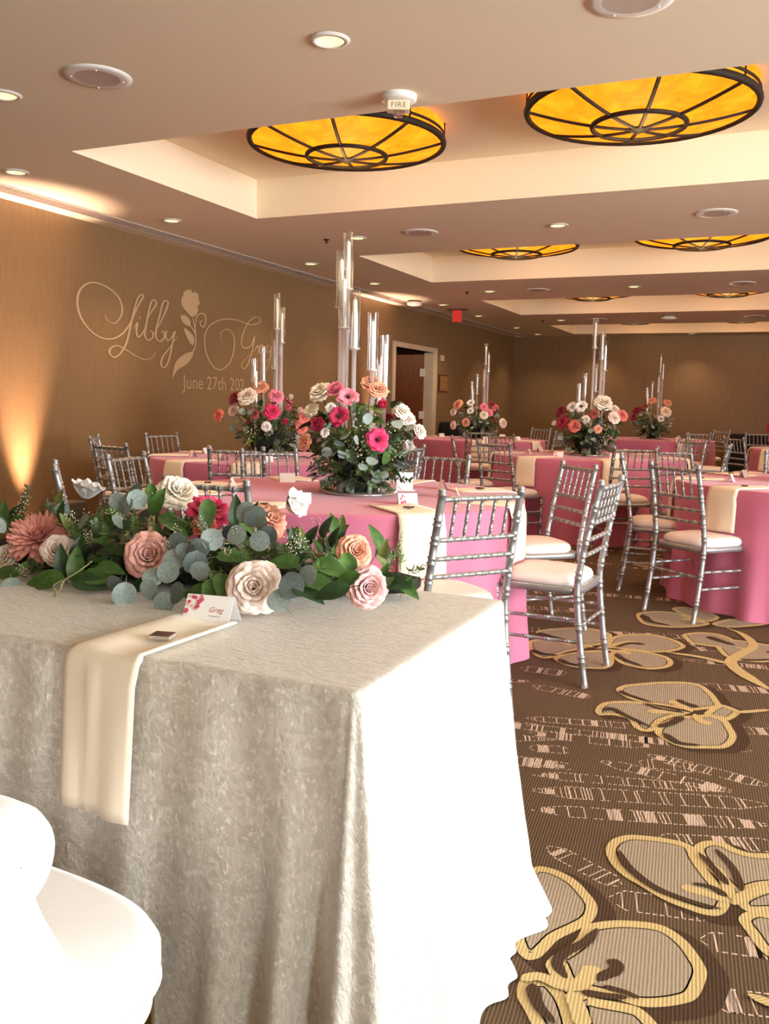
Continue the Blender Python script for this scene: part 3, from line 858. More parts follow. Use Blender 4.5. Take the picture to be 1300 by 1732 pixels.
def back_y(z):
    return -0.190 - 0.078 * max(0, (z - 0.46)) / 0.44
def make_chair_meshes():
    for s in (-1, 1):
        b = ringed(rear_path(s), 0.0145, (0.14, 0.30, 0.44, 0.55, 0.635, 0.72, 0.805, 0.885), 10)
        b.lathe([(0.0145, 0), (0.018, 0.003), (0.018, 0.007), (0.012, 0.010), (0.016, 0.016), (0.016, 0.022), (0.006, 0.028), (0.001, 0.028)], 10, (s * 0.180, -0.268, 0.897))
        CH['post%d' % s] = b.mesh('back_post', M_SILVER)
        b = ringed([(s * 0.196, 0.190, 0), (s * 0.192, 0.185, 0.425)], 0.0135, (0.18, 0.42, 0.66, 0.88), 10)
        CH['leg%d' % s] = b.mesh('leg', M_SILVER)
        for k, z in enumerate((0.30, 0.20)):
            CH['side%d%d' % (s, k)] = ringed([(s * 0.190, -0.20 - 0.015 * k, z), (s * 0.194, 0.187, z - 0.01)], 0.008, (0.15, 0.38, 0.62, 0.85), 8).mesh('stretcher', M_SILVER)
    CH['rail0'] = ringed([(-0.181, -0.264, 0.882), (-0.09, -0.272, 0.884), (0.09, -0.272, 0.884), (0.181, -0.264, 0.882)], 0.0105, (0.17, 0.335, 0.5, 0.665, 0.83), 8).mesh('top_rail', M_SILVER)
    for k, z in enumerate((0.728, 0.655, 0.585)):
        y = back_y(z)
        CH['rail%d' % (k + 1)] = ringed([(-0.183, y, z), (0.183, y, z)], 0.0095, (0.17, 0.335, 0.5, 0.665, 0.83), 8).mesh('back_rail', M_SILVER)
    y0, y1 = back_y(0.728), -0.270
    for k in range(5):
        x = -0.12 + 0.06 * k
        CH['sp%d' % k] = ringed([(x, y0, 0.728), (x, y1, 0.882)], 0.0062, (0.22, 0.5, 0.78), 7).mesh('spindle', M_SILVER)
    CH['front'] = ringed([(-0.195, 0.188, 0.26), (0.195, 0.188, 0.26)], 0.008, (0.2, 0.4, 0.6, 0.8), 8).mesh('stretcher', M_SILVER)
    CH['back'] = ringed([(-0.190, -0.205, 0.27), (0.190, -0.205, 0.27)], 0.008, (0.2, 0.4, 0.6, 0.8), 8).mesh('stretcher', M_SILVER)
    def outline(wf, wb, yb, yf, n=48, e=5.0):
        out = []
        for j in range(n):
            a = 2 * PI * j / n
            c, s = math.cos(a), math.sin(a)
            x = math.copysign(abs(c) ** (2 / e), c); y = math.copysign(abs(s) ** (2 / e), s)
            t = (y + 1) / 2
            out.append((x * (wb + (wf - wb) * t), yb + (yf - yb) * t))
        return out
    o = outline(0.208, 0.196, -0.205, 0.205)
    b = MB()
    rows = [[(x * k, y * k, z) for x, y in o] for k, z in ((0.9, 0.408), (1.0, 0.410), (1.0, 0.438), (0.95, 0.441), (0.9, 0.441))]
    b.grid(rows, close_u=True); b.ngon(rows[0][::-1]); b.ngon(rows[-1])
    CH['frame'] = b.mesh('seat_frame', M_SILVER)
    o = outline(0.200, 0.188, -0.185, 0.200, 48, 3.6)
    b = MB()
    rows = [[(x * k, (y - .0) * k, z) for x, y in o] for k, z in ((0.95, 0.441), (1.0, 0.450), (1.0, 0.462), (0.965, 0.476), (0.88, 0.486), (0.7, 0.492), (0.4, 0.495), (0.05, 0.496))]
    b.grid(rows, close_u=True); b.ngon(rows[0][::-1]); b.ngon(rows[-1])
    CH['cushion'] = b.mesh('cushion', M_CUSH)
make_chair_meshes()
def chair(mx, my, fx, fy, label, group):
    """(mx,my): middle of the back's top; (fx,fy): where the seat faces"""
    a = math.atan2(fy, fx) - PI / 2
    off = Matrix.Rotation(a, 3, 'Z') @ Vector((0, -0.268, 0))
    t = thing('chiavari_chair', label, 'chair', (mx - off.x, my - off.y, 0), a, group)
    for k in ('post-1', 'post1'): link('back_post', CH[k], t)
    for k in ('leg-1', 'leg1'): link('leg', CH[k], t)
    link('top_rail', CH['rail0'], t)
    for k in (1, 2, 3): link('back_rail', CH['rail%d' % k], t)
    for k in range(5): link('spindle', CH['sp%d' % k], t)
    for k in ('side-10', 'side-11', 'side10', 'side11', 'front', 'back'): link('stretcher', CH[k], t)
    link('seat_frame', CH['frame'], t); link('cushion', CH['cushion'], t)
    return t

# ------------------------------------------------------------------ round tables
TB = {'T0': (-3.90, 6.22), 'T1': (-2.08, 4.05), 'T2': (-1.78, 8.75), 'T3': (-3.97, 11.87), 'T4': (-1.95, 14.4), 'T5': (0.25, 6.40), 'T6': (0.50, 12.5)}
TN = {'T0': 'the pink table by the lettered wall', 'T1': 'the nearest pink table', 'T2': 'the middle pink table', 'T3': 'the pink table near the doorway',
      'T4': 'the farthest pink table', 'T5': 'the pink table at the right edge', 'T6': 'the far right pink table'}
RT, HTB = 0.925, 0.765
def cloth_prof(t):     # t along the hang 0..1 -> (z, mean radius, fold amplitude)
    z = HTB - 0.012 - (HTB - 0.016) * t
    return z, RT + 0.012 + 0.035 * t, 0.034 * max(0, t - 0.08) ** 0.8
def cloth(name, label, c, seed):
    r = random.Random(seed)
    N = 288
    ph = [r.uniform(0, 6.28) for _ in range(5)]
    nf = r.choice((15, 16, 17))
    def fold(a):
        return 0.62 * math.sin(nf * a + ph[0] + 0.7 * math.sin(3 * a + ph[1])) + 0.38 * math.sin((nf + 9) * a + ph[2] + math.sin(2 * a + ph[3])) 
    rows = []
    for q in (0.0005, 0.3, 0.6, 0.85, 0.95, 0.985):
        rows.append([(RT * q * math.cos(2 * PI * j / N), RT * q * math.sin(2 * PI * j / N), HTB) for j in range(N)])
    for da in (20, 50, 75):
        k = math.radians(da)
        rows.append([((RT + 0.012 * math.sin(k)) * math.cos(2 * PI * j / N), (RT + 0.012 * math.sin(k)) * math.sin(2 * PI * j / N), HTB - 0.012 + 0.012 * math.cos(k)) for j in range(N)])
    for i in range(1, 15):
        t = i / 14
        z, R, A = cloth_prof(t)
        row = []
        for j in range(N):
            a = 2 * PI * j / N
            rr = R + A * fold(a) * (1 + 0.15 * math.sin(5 * a + 4 * t + ph[4]))
            row.append((rr * math.cos(a), rr * math.sin(a), z))
        rows.append(row)
    b = MB(); b.grid(rows, close_u=True)
    o = b.build(name, M_PINK); o.location = (c[0], c[1], 0)
    tag(o, label, 'tablecloth', 'pink tablecloths on the round tables')
    return o
bb = MB(); bb.lathe([(0.001, 0.762), (0.912, 0.762), (0.916, 0.756), (0.912, 0.735), (0.001, 0.735)], 64); TT = bb.mesh('table_top', mat('plywood', rgb(176, 140, 96), 0.6))
bb = MB(); bb.lathe([(0.001, 0.0), (0.32, 0.0), (0.32, 0.02), (0.05, 0.06), (0.045, 0.70), (0.25, 0.735), (0.001, 0.735)], 24); TP = bb.mesh('pedestal', M_DARK)
CLN = {'T0': 'dusty pink cloth on the round table by the lettered wall', 'T1': 'pink floor length cloth on the nearest round table, behind the garland', 'T2': 'pink cloth on the round table in the middle of the room',
       'T3': 'pink cloth on the round table near the doorway', 'T4': 'pink cloth on the farthest round table, by the far wall', 'T5': 'pink cloth on the round table cut by the right edge', 'T6': 'pink cloth on the far round table at the right edge'}
for k, c in TB.items():
    t = thing('round_table', 'round table under the ' + CLN[k].replace('cloth on the ', 'cloth at the '), 'table', (c[0], c[1], 0), 0, 'round banquet tables')
    link('table_top', TT, t, Matrix.Translation((0, 0, -0.003))); link('pedestal', TP, t)
    cloth('tablecloth', CLN[k], c, hash(k) % 100 if False else ord(k[1]))

# ------------------------------------------------------------------ place settings: napkin over the edge, folded card, foil chocolate
def napkin_mesh(seed):
    r = random.Random(seed); wv = r.uniform(0, 6)
    b = MB(); rows = []
    path = []                       # (radial, z) from the inner end outward and down
    for i in range(6): path.append((0.62 + 0.30 * i / 5, HTB + 0.004))
    for da in (25, 55, 80): path.append((RT + 0.004 + 0.022 * math.sin(math.radians(da)), HTB - 0.018 + 0.022 * math.cos(math.radians(da))))
    for i in range(1, 8): path.append((RT + 0.026 + 0.010 * i / 7, HTB - 0.018 - 0.245 * i / 7))
    for i, (rad, z) in enumerate(path):
        row = []
        for j in range(9):
            u = j / 8 - 0.5
            ww = 0.215 + (0.01 if z < 0.7 else 0)
            bend = 0.0 if z > HTB else 0.0
            rr = rad - (u * ww) ** 2 / (2 * RT) * (1 if i > 4 else 0.3)
            zz = z + (0.003 * math.sin(6 * u + wv) if i <= 5 else 0)
            if i > 8: rr += 0.006 * math.sin(9 * u + wv) * (i - 8) / 7 + 0.010 + 0.0 * u
            if i == len(path) - 1: zz += 0.006 * math.sin(3 * u + wv)
            row.append((rr, u * ww, zz))
        rows.append(row)
    b.grid(rows)
    m = b.mesh('napkin', M_CREAM)
    return m
NAPS = [napkin_mesh(k) for k in range(3)]
bb = MB()
for s in (-1, 1):
    rows = [[(s * 0.024 * t, y, 0.052 * (1 - t)) for y in (-0.045, 0.045)] for t in (0.0, 0.5, 1.0)]
    bb.grid(rows)
CARDM = bb.mesh('card', M_CARD, smooth=False)
M_PETALINK = mat('pink_print', rgb(226, 96, 116), 0.7)
bb = MB()
rr_ = random.Random(5)
for k in range(11):
    y = -0.034 + 0.022 * rr_.random() ** 1.6; t = rr_.uniform(0.12, 0.92); q = rr_.uniform(0.0035, 0.006)
    n_ = Vector((0.052, 0, 0.024)).normalized()
    cc = Vector((0.024 * t, y, 0.052 * (1 - t))) + n_ * 0.0006
    e1 = Vector((0, 1, 0)); e2 = Vector((0.024, 0, -0.052)).normalized()
    bb.ngon([cc + e1 * q * math.cos(a * PI / 4) + e2 * q * math.sin(a * PI / 4) for a in range(8)])
CARDP = bb.mesh('printed_flowers', M_PETALINK, smooth=False)
M_FOIL = mat('brown_foil', rgb(70, 30, 28), 0.25, 0.3)
bb = MB(); bb.box(-0.018, 0.018, -0.018, 0.018, 0, 0.006); FOIL = bb.mesh('chocolate', [M_FOIL], smooth=False)
SEATS = []
def setting(tk, ang, where, idx, foil=False):
    c = TB[tk]; a = math.radians(ang)
    o = link('napkin', NAPS[idx % 3]); o.location = (c[0], c[1], 0); o.rotation_euler = (0, 0, a); solid(o, 0.005, 0)
    tag(o, 'cream napkin over the edge of %s, %s' % (TN[tk], where), 'napkin', 'cream napkins at the place settings')
    t = thing('place_card', 'folded place card on %s, %s' % (TN[tk], where), 'place card',
              (c[0] + 0.60 * math.cos(a + 0.16), c[1] + 0.60 * math.sin(a + 0.16), HTB + 0.001), a + (0.35 if idx % 2 else -0.2), 'place cards on the round tables')
    link('card', CARDM, t); link('printed_flowers', CARDP, t)
    if foil:
        o = link('chocolate', FOIL); o.location = (c[0] + 0.78 * math.cos(a + 0.02), c[1] + 0.78 * math.sin(a + 0.02), HTB + 0.0105); o.rotation_euler = (0, 0, a + 0.5)
        tag(o, 'dark wrapped chocolate on %s, %s' % (TN[tk], where), 'chocolate', 'wrapped chocolates on the napkins')

# ------------------------------------------------------------------ every chair and setting round the tables
def P2(a, b_): return ((a[0] + b_[0]) / 2, (a[1] + b_[1]) / 2)
CL = [ # table, (mx,my) of the back top or None, angle round the table, label tail
 ('T1', (-1.02, 3.13), -42, 'silver chair nearest the velvet table corner, its back toward the camera', 'front right seat'),
 ('T1', (-0.70, 3.99), -2, 'silver chair turned side-on on the open carpet, right of the nearest pink table', 'right hand seat'),
 ('T1', (-1.06, 4.97), 42, 'silver chair just behind the side-on chair, at the nearest pink table', 'back right seat'),
 ('T1', (-1.98, 5.24), 87, 'silver chair on the far side of the nearest pink table, right of its flowers', 'far seat'),
 ('T1', (-3.03, 4.86), 140, 'silver chair on the far side of the nearest pink table, left of its flowers', 'far left seat'),
 ('T1', (-3.34, 3.87), 186, 'silver chair at the left of the nearest pink table, above the white magnolia', 'left hand seat'),
 ('T1', (-3.07, 3.07), 224, 'silver chair seen edge-on above the garland at its left end', 'front left seat'),
 ('T1', (-2.06, 2.84), -90, 'silver chair directly behind the garland roses, back toward the camera', 'front seat behind the garland'),
 ('T0', (-5.14, 6.42), 170, 'silver chair standing alone against the lettered wall', 'wall side seat'),
 ('T0', (-5.06, 5.48), 212, 'leftmost silver chair by the lettered wall, seen edge-on', 'left hand seat'),
 ('T0', (-4.22, 4.72), 256, 'silver chair beside the edge-on one in front of the lettered wall', 'front left seat'),
 ('T0', (-3.33, 4.93), 293, 'silver chair with its back to the camera at the table by the lettered wall', 'front seat'),
 ('T0', (-2.55, 6.12), 358, 'silver chair right of the table by the lettered wall, behind the nearest flowers', 'right hand seat'),
 ('T2', (-2.34, 7.44), 246, 'silver chair at the left front of the middle table, back toward the camera', 'front left seat'),
 ('T2', (-3.03, 8.27), 201, 'silver chair seen edge-on left of the middle table', 'left hand seat'),
 ('T2', (-2.88, 9.42), 147, 'silver chair on the far left side of the middle table', 'far left seat'),
 ('T2', (-1.13, 7.48), 296, 'silver chair at the right front of the middle table', 'front right seat'),
 ('T2', (-0.48, 8.75), 0, 'silver chair seen edge-on at the right of the middle table', 'right hand seat'),
 ('T2', (-0.92, 9.90), 53, 'silver chair on the far right side of the middle table', 'far right seat'),
 ('T3', (-3.46, 10.48), 290, 'silver chair in front of the table near the doorway', 'front seat'),
 ('T3', (-5.18, 12.35), 160, 'silver chair left of the table near the doorway, by the wall', 'left hand seat'),
 ('T3', (-3.37, 13.05), 63, 'small distant silver chair behind the table near the doorway', 'far seat'),
 ('T3', (-2.68, 11.5), 344, 'silver chair at the right of the table near the doorway', 'right hand seat'),
 ('T4', (-1.15, 13.30), 306, 'silver chair in front of the farthest table', 'front right seat'),
 ('T4', (-0.98, 15.35), 44, 'small distant silver chair behind the farthest table', 'far right seat'),
 ('T5', (-0.59, 5.36), 232, 'silver chair drawn out at the pink table on the right, back toward the camera', 'front left seat'),
 ('T5', (-1.03, 6.20), 188, 'silver chair seen edge-on at the left of the right hand pink table', 'left hand seat'),
 ('T5', (-0.81, 7.28), 140, 'silver chair behind the drawn out chair, at the back of the right hand table', 'far left seat'),
 ('T5', (0.03, 7.75), 98, 'silver chair cut by the right edge, behind the right hand pink table', 'far seat'),
 ('T6', (-0.60, 11.55), 220, 'silver chair in front of the far table at the right edge', 'front left seat'),
 ('T6', (-1.22, 12.45), 180, 'silver chair seen edge-on between the farthest table and the far right table', 'left hand seat'),
 ('T6', (-0.42, 14.5), 115, 'silver chair behind the far right table, in front of the black drape', 'far seat'),
]
FACE = {0: (-0.81, 0.585), 1: (-1.0, 0.07), 2: (-0.74, -0.67), 25: (0.60, 0.80), 26: (0.985, 0.17), 7: (-0.10, 1.0)}
for i, (tk, m, ang, lab, where) in enumerate(CL):
    c = TB[tk]
    f = FACE.get(i, (c[0] - m[0], c[1] - m[1]))
    chair(m[0], m[1], f[0], f[1], lab, 'silver chairs at the round tables')
    setting(tk, ang, where, i, foil=tk in ('T1', 'T5') )

# ------------------------------------------------------------------ flowers and leaves
def petal_pts(r0, phi0, phi1, ln, W, az0, nu=4, nv=4, ruffle=0.0, wrap=0.35, tip=0.0, seed=0, curl=0.0):
    rows = []
    R, Z = r0, 0.0
    rn = random.Random(seed)
    rf = rn.uniform(0, 6)
    pr, pz = [], []
    for i in range(nv + 1):
        pr.append(R); pz.append(Z)
        ph = math.radians(phi0 + (phi1 - phi0) * (i + 0.5) / nv + (curl if i >= nv - 1 else 0))
        R += ln / nv * math.sin(ph); Z += ln / nv * math.cos(ph)
    for i in range(nv + 1):
        v = i / nv
        w = W * 1.12 * (0.30 + 0.70 * math.sin(min(1, v / 0.6) * PI / 2)) * (math.sqrt(max(0.0, 1 - ((v - 0.55) / 0.46) ** 2)) if v > 0.55 else 1.0)
        row = []
        for j in range(nu + 1):
            u = 2 * j / nu - 1
            th = u * w / (abs(pr[i]) + wrap)
            rad = pr[i] + wrap * 0
            bend = wrap * (1 - math.cos(th))
            x = (rad) * math.cos(th) - bend * 0.6; y = (rad + wrap) * math.sin(th)
            z = pz[i] - 0.10 * ln * v * u * u + ruffle * v * math.sin(u * 5 + rf) 
            row.append((x * math.cos(az0) - y * math.sin(az0), x * math.sin(az0) + y * math.cos(az0), z))
        rows.append(row)
    return rows
def rose_layers(kind):
    if kind == 'rose':
        return [(3, .02, 2, 2, .52, .16), (5, .06, 2, 8, .56, .20), (6, .11, 4, 18, .60, .25), (7, .15, 10, 34, .66, .30), (8, .18, 22, 56, .70, .34), (8, .20, 38, 80, .74, .38), (8, .20, 60, 104, .76, .42)]
    if kind == 'ranunculus':
        return [(6, .08, 2, -14, .42, .24), (7, .16, 6, -10, .50, .28), (8, .22, 22, 10, .56, .30), (8, .24, 42, 40, .62, .32), (9, .24, 62, 80, .66, .34)]
    if kind == 'anemone':
        return [(7, .14, 48, 66, .80, .34), (8, .14, 66, 86, .88, .36)]
    if kind == 'magnolia':
        return [(3, .06, 6, 18, .95, .42), (6, .10, 26, 56, 1.0, .50)]
    if kind == 'bud':
        return [(3, .05, 14, -12, .85, .30), (4, .10, 24, -10, .95, .34), (5, .10, 34, 4, .95, .36)]
    if kind == 'mum':
        return [(8, .04, 4, 8, .55, .07), (12, .08, 10, 20, .66, .08), (15, .10, 22, 36, .78, .085), (18, .12, 36, 54, .86, .09), (22, .13, 48, 66, .93, .11), (22, .13, 62, 84, .97, .11), (22, .13, 78, 104, .97, .11)]
    if kind == 'peony':
        return [(6, .05, 2, 10, .55, .16), (9, .10, 10, 24, .66, .18), (11, .14, 24, 46, .76, .22), (10, .16, 44, 74, .84, .30), (8, .16, 66, 98, .88, .36)]
PCOL = {'blush': (250, 222, 208), 'dusty': (236, 176, 164), 'mauve': (232, 178, 174), 'cream': (246, 230, 208), 'white': (240, 234, 230), 'hot': (226, 50, 104), 'pink': (240, 138, 160), 'magenta': (176, 18, 72),
        'peach': (240, 168, 138), 'coral': (230, 122, 106), 'red': (142, 22, 46), 'rust': (160, 74, 58), 'mumpink': (236, 160, 146)}
def pmat(c):
    r, g, b_ = PCOL[c]
    return mat('petal_' + c, rgb(r, g, b_), rough=0.6, sheen=0.2, trans=0.15, noise=(3, 0.10))
M_CORE = mat('flower_eye', rgb(20, 14, 22), 0.6)
M_CORE2 = mat('flower_heart', rgb(206, 150, 110), 0.7)
FM = {}
def flower_mesh(kind, col, seed=0):
    k = (kind, col, seed)
    if k in FM: return FM[k]
    b = MB(); r = random.Random(seed + 11)
    nu, nv = (2, 4) if kind == 'mum' else (4, 6)
    for L, (n, r0, p0, p1, ln, W) in enumerate(rose_layers(kind)):
        for i in range(n):
            b.grid(petal_pts(r0, p0 + r.uniform(-4, 4), p1 + r.uniform(-7, 7), ln * r.uniform(.92, 1.06), W, 2 * PI * (i + .5 * (L % 2)) / n + r.uniform(-.12, .12), nu, nv,
                             0.0 if kind == 'mum' else 0.025, 0.10 if kind == 'mum' else 0.28, 0.3, r.random(), 0 if kind in ('mum', 'bud', 'ranunculus') else 30))
    mats = [pmat(col), M_CORE if kind in ('anemone',) else M_CORE2]
    if kind == 'anemone':
        b.ball((0, 0, 0.16), 0.15, 6, 1)
        for i in range(16):
            a = 2 * PI * i / 16; b.ball((0.25 * math.cos(a), 0.25 * math.sin(a), 0.22), 0.030, 4, 1)
    elif kind == 'magnolia':
        b.ball((0, 0, 0.22), 0.10, 6, 1, 1.6)
    elif kind == 'ranunculus':
        b.ball((0, 0, 0.18), 0.09, 6, 1)
    FM[k] = b.mesh(kind, mats)
    return FM[k]
def aim(pos, direction, size, roll=0.0):
    d = Vector(direction).normalized()
    q = d.to_track_quat('Z', 'Y').to_matrix().to_4x4()
    return Matrix.Translation(pos) @ q @ Matrix.Rotation(roll, 4, 'Z') @ Matrix.Scale(size, 4)
FNAME = {'rose': 'rose', 'ranunculus': 'ranunculus', 'anemone': 'anemone', 'magnolia': 'magnolia', 'bud': 'rosebud', 'mum': 'chrysanthemum', 'peony': 'peony'}
# leaves: unit length along +X, face up +Z
M_EUC = mat('eucalyptus_leaf', rgb(140, 153, 146), rough=0.6, noise=(6, 0.2))
M_EUC2 = mat('eucalyptus_leaf_dark', rgb(102, 114, 110), rough=0.6, noise=(6, 0.2))
M_LEAF = mat('green_leaf', rgb(70, 104, 44), rough=0.4, noise=(5, 0.3))
M_LEAF2 = mat('dark_green_leaf', rgb(44, 70, 36), rough=0.4, noise=(5, 0.3))
M_LEAF3 = mat('olive_leaf', rgb(122, 132, 64), rough=0.5, noise=(5, 0.3))
M_STEM = mat('stem', rgb(96, 104, 60), 0.6)
M_BERRY = mat('pale_berry', rgb(238, 222, 194), 0.5)
def leaf_mesh(name, wd, shape, bend, fold, m, nv=11, nu=4):
    b = MB(); rows = []
    for i in range(nv + 1):
        v = i / nv
        if shape == 'round': w = wd * math.sqrt(max(0, 1 - (2 * v - 1) ** 2)) * (1 + .08 * v)
        else: w = wd * math.sin(PI * v ** 0.75) ** 0.8 if 0 < v < 1 else 0.0
        w = max(w, 0.004)
        rows.append([(v, w * (2 * j / nu - 1), bend * (v * v) + fold * abs(2 * j / nu - 1) * w) for j in range(nu + 1)])
    b.grid(rows)
    b.tube([(-0.25, 0, -0.02), (0, 0, 0), (0.5, 0, bend * .25 + .002), (0.95, 0, bend * .9 + .002)], [.012, .014, .010, .004], 4)
    return b.mesh(name, m)
LV = {'euc': [leaf_mesh('leaf', .46, 'round', -.10, .15, m) for m in (M_EUC, M_EUC2, M_EUC)], 'green': [leaf_mesh('leaf', .24, 'pointed', -.25, .35, m) for m in (M_LEAF, M_LEAF2, M_LEAF)],
      'dark': [leaf_mesh('leaf', .25, 'pointed', -.35, .3, m) for m in (M_LEAF2, M_LEAF2, M_LEAF)], 'olive': [leaf_mesh('leaf', .24, 'pointed', -.3, .3, M_LEAF3)]}
def leaf_mtx(pos, out, up, size, roll=0.0):
    x = Vector(out).normalized(); z = Vector(up); z = z - x * z.dot(x)
    if z.length < 1e-4: z = Vector((0.3, 0.2, 1)) - x * Vector((0.3, 0.2, 1)).dot(x)
    z.normalize(); y = z.cross(x)
    R = Matrix((x, y, z)).transposed().to_4x4()
    return Matrix.Translation(pos) @ R @ Matrix.Rotation(roll, 4, 'X') @ Matrix.Scale(size, 4)
def sprig_mesh(name, kind, seed):
    """unit-length spray along +Z: stem with many small leaves or berries, joined as one part"""
    r = random.Random(seed); b = MB()
    b.tube([(0, 0, 0), (.03, 0, .5), (0, .03, 1)], [.012, .010, .005], 4, m=1)
    n = {'fern': 44, 'small': 30, 'berry': 26}[kind]
    for i in range(n):
        v = 0.2 + 0.8 * i / n; a = i * 2.4 + r.uniform(-.4, .4)
        L = {'fern': .30 * (1.1 - v), 'small': .13, 'berry': .16}[kind] * r.uniform(.8, 1.2)
        d = Vector((math.cos(a), math.sin(a), .7 if kind != 'berry' else .9)).normalized()
        p = Vector((.03 * math.sin(v * 3), 0, v))
        if kind == 'berry':
            e = p + d * L
            b.tube([p, e], [.004, .003], 3, m=1); b.ball(e, r.uniform(.016, .024), 4, 0)
        else:
            s = d.cross(Vector((0, 0, 1))).normalized(); w = L * (.10 if kind == 'fern' else .36)
            e = p + d * L; mid = p + d * L * .5
            b.ngon([p, mid + s * w, e, mid - s * w])
    mm = {'fern': mat('fern_green', rgb(92, 120, 58), .6, noise=(8, .25)), 'small': mat('spray_green', rgb(94, 118, 84), .6, noise=(8, .25)), 'berry': M_BERRY}[kind]
    return b.mesh(name, [mm, M_STEM], smooth=(kind == 'berry'))
SG = {'fern': [sprig_mesh('fern_spray', 'fern', k) for k in range(2)], 'small': [sprig_mesh('leaf_spray', 'small', k) for k in range(3)], 'berry': [sprig_mesh('berry_spray', 'berry', k) for k in range(2)],
      'rust': [], }
def spray_plume(seed):
    r = random.Random(seed); b = MB()
    b.tube([(0, 0, 0), (0, 0, 1)], [.012, .004], 4, m=1)
    for i in range(60):
        v = .35 + .65 * i / 60; a = r.uniform(0, 6.28); L = .22 * (1.15 - v)
        d = Vector((math.cos(a), math.sin(a), 1.2)).normalized() * L
        b.tube([(0, 0, v), Vector((0, 0, v)) + d], [.02, .006], 3)
    return b.mesh('plume', [pmat('coral'), M_STEM])
SG['plume'] = [spray_plume(1)]

def arrangement(parent, ctr, H, R, flist, seed, view, n_euc=36, n_leaf=46, n_fl=6, n_spray=90):
    """a loose dome of flowers and foliage on a table; flist = (lateral, height, radius, kind, colour) seen from `view` (unit vector toward the viewer)"""
    r = random.Random(seed)
    side = Vector((-view.y, view.x, 0))        # viewer's right
    C = Vector(ctr)
    zc = H * 0.50
    def pos(l, z):
        q = 1 - (l / (R * 1.05)) ** 2 - ((z - zc) / (H * .62)) ** 2
        dpt = R * .92 * math.sqrt(max(0.02, q))
        return Vector((0, 0, z)) + side * l + view * dpt
    for (l, z, rad, kind, col) in flist:
        p = pos(l, z)
        nrm = Vector((p.x, p.y, (z - zc) * 0.9 + .06)).normalized()
        d = (nrm * .75 + view * .5 + Vector((0, 0, .12))).normalized()
        link(FNAME[kind], flower_mesh(kind, col), parent, aim(C + p, d, rad, r.uniform(0, 6)))
        b_ = C + Vector((p.x * .25, p.y * .25, z * .35))
        bm = MB(); bm.tube([b_, C + p * .75, C + p - d * rad * .05], .0035, 5)
        bm.build('stem', M_STEM, parent)
    cols = ['cream', 'pink', 'magenta', 'peach', 'blush', 'coral', 'hot', 'red']
    for k in range(n_fl):                       # flowers on the far side
        a = r.uniform(-1.2, 1.2); dirn = -view * math.cos(a) + side * math.sin(a)
        z = r.uniform(H * .35, H * .95); q = math.sqrt(max(0.05, 1 - ((z - zc) / (H * .62)) ** 2))
        p = dirn * R * .92 * q + Vector((0, 0, z))
        d = (Vector((p.x, p.y, z - zc)).normalized() + Vector((0, 0, .2)))
        kd = r.choice(['rose', 'ranunculus', 'rose', 'anemone'])
        link(FNAME[kd], flower_mesh(kd, r.choice(cols)), parent, aim(C + p, d, r.uniform(.035, .05), r.uniform(0, 6)))
    def shell(zl, zh, fr):
        a = r.uniform(0, 2 * PI); z = r.uniform(zl, zh)
        q = math.sqrt(max(0.08, 1 - ((z - zc) / (H * .66)) ** 2))
        o = Vector((math.cos(a), math.sin(a), 0))
        return o * (R * q * fr) + Vector((0, 0, z)), o
    for k in range(n_euc):
        p, o = shell(H * .08, H * .76, r.uniform(.75, 1.04))
        dd = (o + Vector((r.uniform(-.7, .7), r.uniform(-.7, .7), r.uniform(-.9, .5))))
        link('leaf', LV['euc'][k % 3], parent, leaf_mtx(C + p, dd, o + Vector((0, 0, .5)), r.uniform(.050, .070), r.uniform(-.5, .5)))
    for k in range(n_leaf):
        p, o = shell(H * .06, H * .9, r.uniform(.55, .92))
        dd = (o + Vector((r.uniform(-.6, .6), r.uniform(-.6, .6), r.uniform(-.3, .9))))
        link('leaf', LV[r.choice(('dark', 'green', 'dark', 'olive'))][0], parent, leaf_mtx(C + p, dd, Vector((0, 0, 1)) + o * .6, r.uniform(.06, .10), r.uniform(-.6, .6)))
    for k in range(n_spray):
        kind = r.choice(('small', 'small', 'small', 'fern', 'berry', 'fern'))
        a = r.uniform(0, 2 * PI); o = Vector((math.cos(a), math.sin(a), 0)); el = r.uniform(-.55, 1.2)
        d = o + Vector((0, 0, el))
        nm = {'small': 'leaf_spray', 'fern': 'fern_spray', 'berry': 'berry_spray'}[kind]
        st = C + o * R * .22 + Vector((0, 0, H * r.uniform(.10, .58)))
        link(nm, r.choice(SG[kind]), parent, aim(st, d, R * r.uniform(.62, .88), r.uniform(0, 6)))
    # dark heart of moss and stems in the middle of the arrangement
    b = MB()
    rows = []
    for i in range(9):
        t = i / 8; z = H * (0.0 + .50 * t)
        rr = R * (.30 + .22 * math.sin(PI * min(1, t * .9)))
        rows.append([(rr * math.cos(j * PI / 10) * (1 + .12 * math.sin(j * 3.7 + i * 2)), rr * math.sin(j * PI / 10) * (1 + .12 * math.sin(j * 3.7 + i * 2)), z) for j in range(20)])
    b.grid(rows, close_u=True); b.ngon(rows[-1]); b.ngon(rows[0][::-1])
    b.build('moss', mat('dark_moss', rgb(30, 36, 22), .95, noise=(30, .5), bump=(60, 1.0, (1, 1, 1), .02)), parent, mtx=Matrix.Translation(C))

